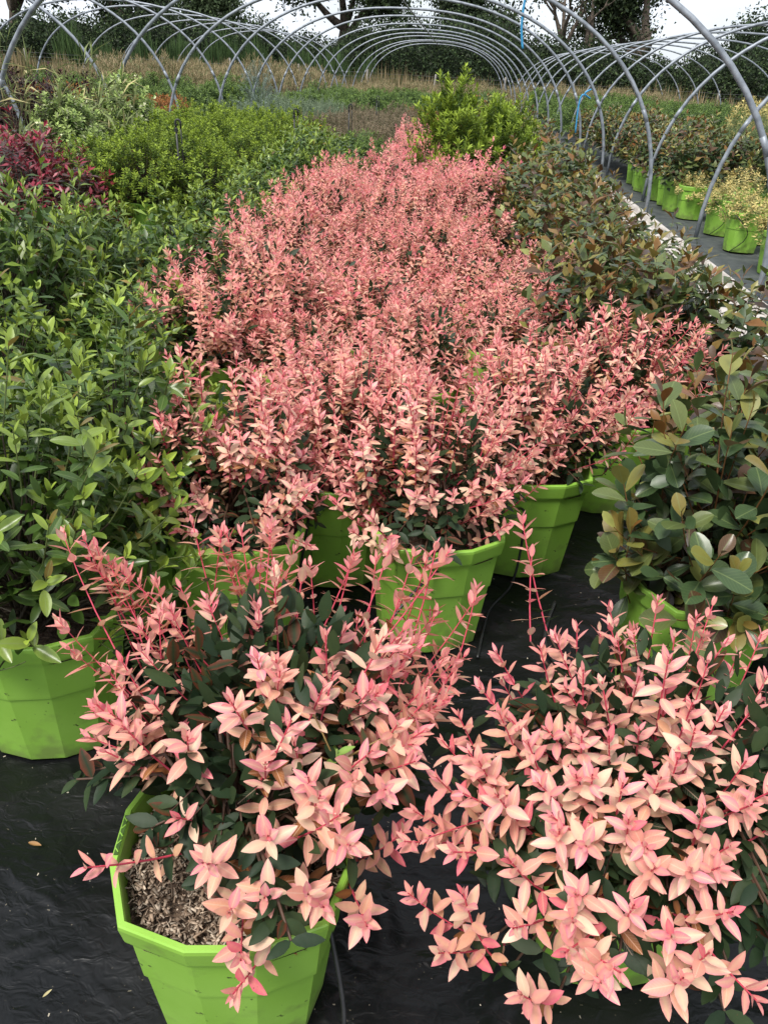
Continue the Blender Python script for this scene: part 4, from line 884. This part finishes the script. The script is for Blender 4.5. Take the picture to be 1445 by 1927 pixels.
# yellow flowers
fl = RS(77)
for i in range(7):
    x, y = fl.uniform(-2.35, -1.9), fl.uniform(11.5, 12.2)
    root = obj('yellow_flower_plant', None, None, (x, y, 0)); tag(root, 'clump of bright yellow flowers between the heather and the bright block', 'flower', 'yellow flowers')
    mb = MB(); c_ = MB()
    for j in range(5):
        q = np.array([fl.normal(0, .07), fl.normal(0, .07), .66 + fl.normal(0, .03)]); mb.tube([(q[0] * .3, q[1] * .3, 0), q], .004, .003, 4, (.08, .14, .04))
        for p_ in range(8):
            a = p_ * .785; c_.add([q, q + np.array([math.cos(a - .35) * .032, math.sin(a - .35) * .032, .006]), q + np.array([math.cos(a) * .045, math.sin(a) * .045, .0]), q + np.array([math.cos(a + .35) * .032, math.sin(a + .35) * .032, .006])], [(0, 1, 2, 3)], (.80, .52, .02))
    obj('stems', mb.mesh('stems', 'stem', colors=True), root); obj('flower_heads', c_.mesh('flower_heads', 'matt_leaf', colors=True), root)
# drip tubes
def tube_thing(name, pts, rr, label, material='black_plastic_part', cat='tube', group='black drip tubes', n=40):
    P = np.array(pts, float); t = np.linspace(0, 1, len(P)); tt = np.linspace(0, 1, n)
    # Catmull-Rom through the points
    Q = []
    for q in tt:
        f = q * (len(P) - 1); i = min(int(f), len(P) - 2); u = f - i; p0, p1, p2, p3 = P[max(i - 1, 0)], P[i], P[i + 1], P[min(i + 2, len(P) - 1)]
        Q.append(.5 * (2 * p1 + (p2 - p0) * u + (2 * p0 - 5 * p1 + 4 * p2 - p3) * u * u + (3 * p1 - p0 - 3 * p2 + p3) * u ** 3))
    mb = MB(); mb.tube(Q, rr, rr, 7); return tag(obj(name, mb.mesh(name, material, True)), label, cat, group)
tube_thing('drip_tube', [(.19, 1.80, .325), (.10, 1.72, .318), (.0, 1.60, .285), (-.10, 1.48, .17), (-.17, 1.40, .03), (-.20, 1.32, .012), (-.1, 1.2, .012)], .004, 'black drip tube crossing the rim of the open lime pot')
tube_thing('drip_tube', [(.30, 2.12, .27), (.31, 2.0, .325), (.315, 1.985, .2), (.30, 1.97, .08), (.24, 1.92, .012), (.2, 1.7, .012)], .004, 'black drip tube hanging down the pot behind the open one')
tube_thing('drip_tube', [(-.33, 2.0, .27), (-.31, 1.86, .325), (-.325, 1.83, .2), (-.34, 1.82, .06), (-.28, 1.7, .012)], .004, 'black drip tube down the pot in the gap')
tube_thing('drip_tube', [(-.09, .74, .25), (-.05, .66, .12), (-.06, .6, .03), (-.04, .5, .012), (.05, .38, .012), (.1, .2, .012)], .004, 'black drip tube beside the pot with wood chips')
tube_thing('drip_tube', [(.25, 1.2, .012), (.42, 1.35, .012), (.48, 1.55, .012), (.40, 1.78, .012), (.45, 2.0, .012)], .006, 'thicker black supply tube lying on the film between the pots')
for o_ in [q for q in bpy.data.objects if q.name.startswith('yellow_variegated') and q.location.x < 3.35 and 6.6 < q.location.y < 9.6]:
    x, y = o_.location.x, o_.location.y; a0 = math.atan2(-y, -x)
    tube_thing('drip_tube', [(x + (.214 - .05 * q) * math.cos(a0 - .5 + .75 * math.sin(math.pi * q)), y + (.214 - .05 * q) * math.sin(a0 - .5 + .75 * math.sin(math.pi * q)), .36 - q * .345) for q in np.linspace(0, 1, 8)], .004, 'black drip tube curving down a lime pot of a yellow shrub')
# blue twine on the hoops
tube_thing('blue_twine', [at_y(990, -12, 15.6), at_y(984, 20, 15.6), at_y(981, 55, 15.6), at_y(983, 92, 15.6)], .02, 'blue twine hanging from the tunnel ridge', 'blue_twine', 'twine', 'blue twine on the tunnel', 16)
tube_thing('blue_twine', [at_y(1112, 168, 13.1), at_y(1100, 176, 13.1), at_y(1110, 186, 13.1), at_y(1096, 178, 13.1), at_y(1088, 200, 13.1), at_y(1082, 250, 13.1)], .011, 'blue twine knotted round a hoop leg by the bronze row', 'blue_twine', 'twine', 'blue twine on the tunnel', 24)
# litter on the film: a dry leaf and pale chips
r = RS(90)
def dry_leaf(x, y, L, rz, col, label, nm='dry_leaf'):
    Lf = dict(P=np.zeros((1, 3)), D=np.array([[1.0, 0, 0]]), N=np.array([[0, 0, 1.0]]), L=np.array([L]), W=np.array([L * .3]), curl=np.array([-.25]), fold=np.array([.5]), cA=np.array([col]), cB=np.array([col]) * .7)
    o_ = obj(nm, leaves_mesh(nm, Lf, 'lance', 3, 'stem'), None, (x, y, .016), rz); tag(o_, label, 'leaf', 'dry leaves on the film'); return o_
c = at_z(68, 1590, .01); dry_leaf(c[0] - .015, c[1], .034, -.2, (.30, .16, .06), 'single tan dry leaf lying on the open black film')
c = at_z(82, 1880, .01); dry_leaf(c[0], c[1], .018, .9, (.42, .36, .18), 'tiny pale straw coloured leaf on the creased film')
cv = []; cf = []; cc = []
for i in range(420):
    x, y = r.uniform(-1.0, .9), r.uniform(.45, 2.4); s_ = r.uniform(.001, .0035); b = len(cv); th = r.rand() * 6.28
    for dx, dy in ((-1, -.4), (1, -.3), (.8, .5), (-.7, .4)): cv.append((x + s_ * (dx * math.cos(th) - dy * math.sin(th)), y + s_ * (dx * math.sin(th) + dy * math.cos(th)), .0155 + r.rand() * .002))
    cf.append([b, b + 1, b + 2, b + 3]); cc += [np.array((.3, .26, .2)) * r.uniform(.4, 1.8)] * 4
tag(obj('debris', mesh_np('debris', cv, [np.array(cf)], 'stem', np.array(cc))), 'small chips and crumbs scattered on the black film', 'debris', kind='stuff')
# the willowherb seedling in the front pink shrub
wp = at_z(630, 1430, .56); root = obj('willowherb_weed', None, None, (wp[0], wp[1] + .04, .26)); tag(root, 'slender green weed with long pods growing out of the front pink shrub', 'weed')
mb = MB(); mb.tube([(0, 0, 0), (.005, -.01, .15), (0, -.02, .30)], .0022, .0015, 6, (.22, .30, .08)); obj('stem', mb.mesh('stem', 'stem', True, True), root)
for a, L, up_ in ((.4, .11, .25), (2.3, .10, .5), (3.6, .09, .6), (5.2, .08, .4)):
    mb = MB(); mb.tube([(0, -.02, .27), (math.cos(a) * L * .5, -.02 + math.sin(a) * L * .5, .28 + up_ * L * .6), (math.cos(a) * L, -.02 + math.sin(a) * L, .29 + up_ * L)], .0016, .001, 5, (.26, .17, .06)); obj('seed_pod', mb.mesh('seed_pod', 'stem', True, True), root)
for i in range(9):
    a = i * 2.4; L = .032
    Lf = dict(P=np.array([[0, -.012 - .001 * i, .20 + .011 * i]]), D=unit(np.array([[math.cos(a), math.sin(a), .5]])), N=unit(np.array([[-math.cos(a) * .5, -math.sin(a) * .5, 1.0]])), L=np.array([L]), W=np.array([L * .42]), curl=np.array([.2]), fold=np.array([.3]), cA=np.array([[.28, .42, .09]]), cB=np.array([[.2, .36, .07]]))
    obj('leaf', leaves_mesh('leaf', Lf, 'lance', 3, 'matt_leaf'), root)
print('plants', COUNT)
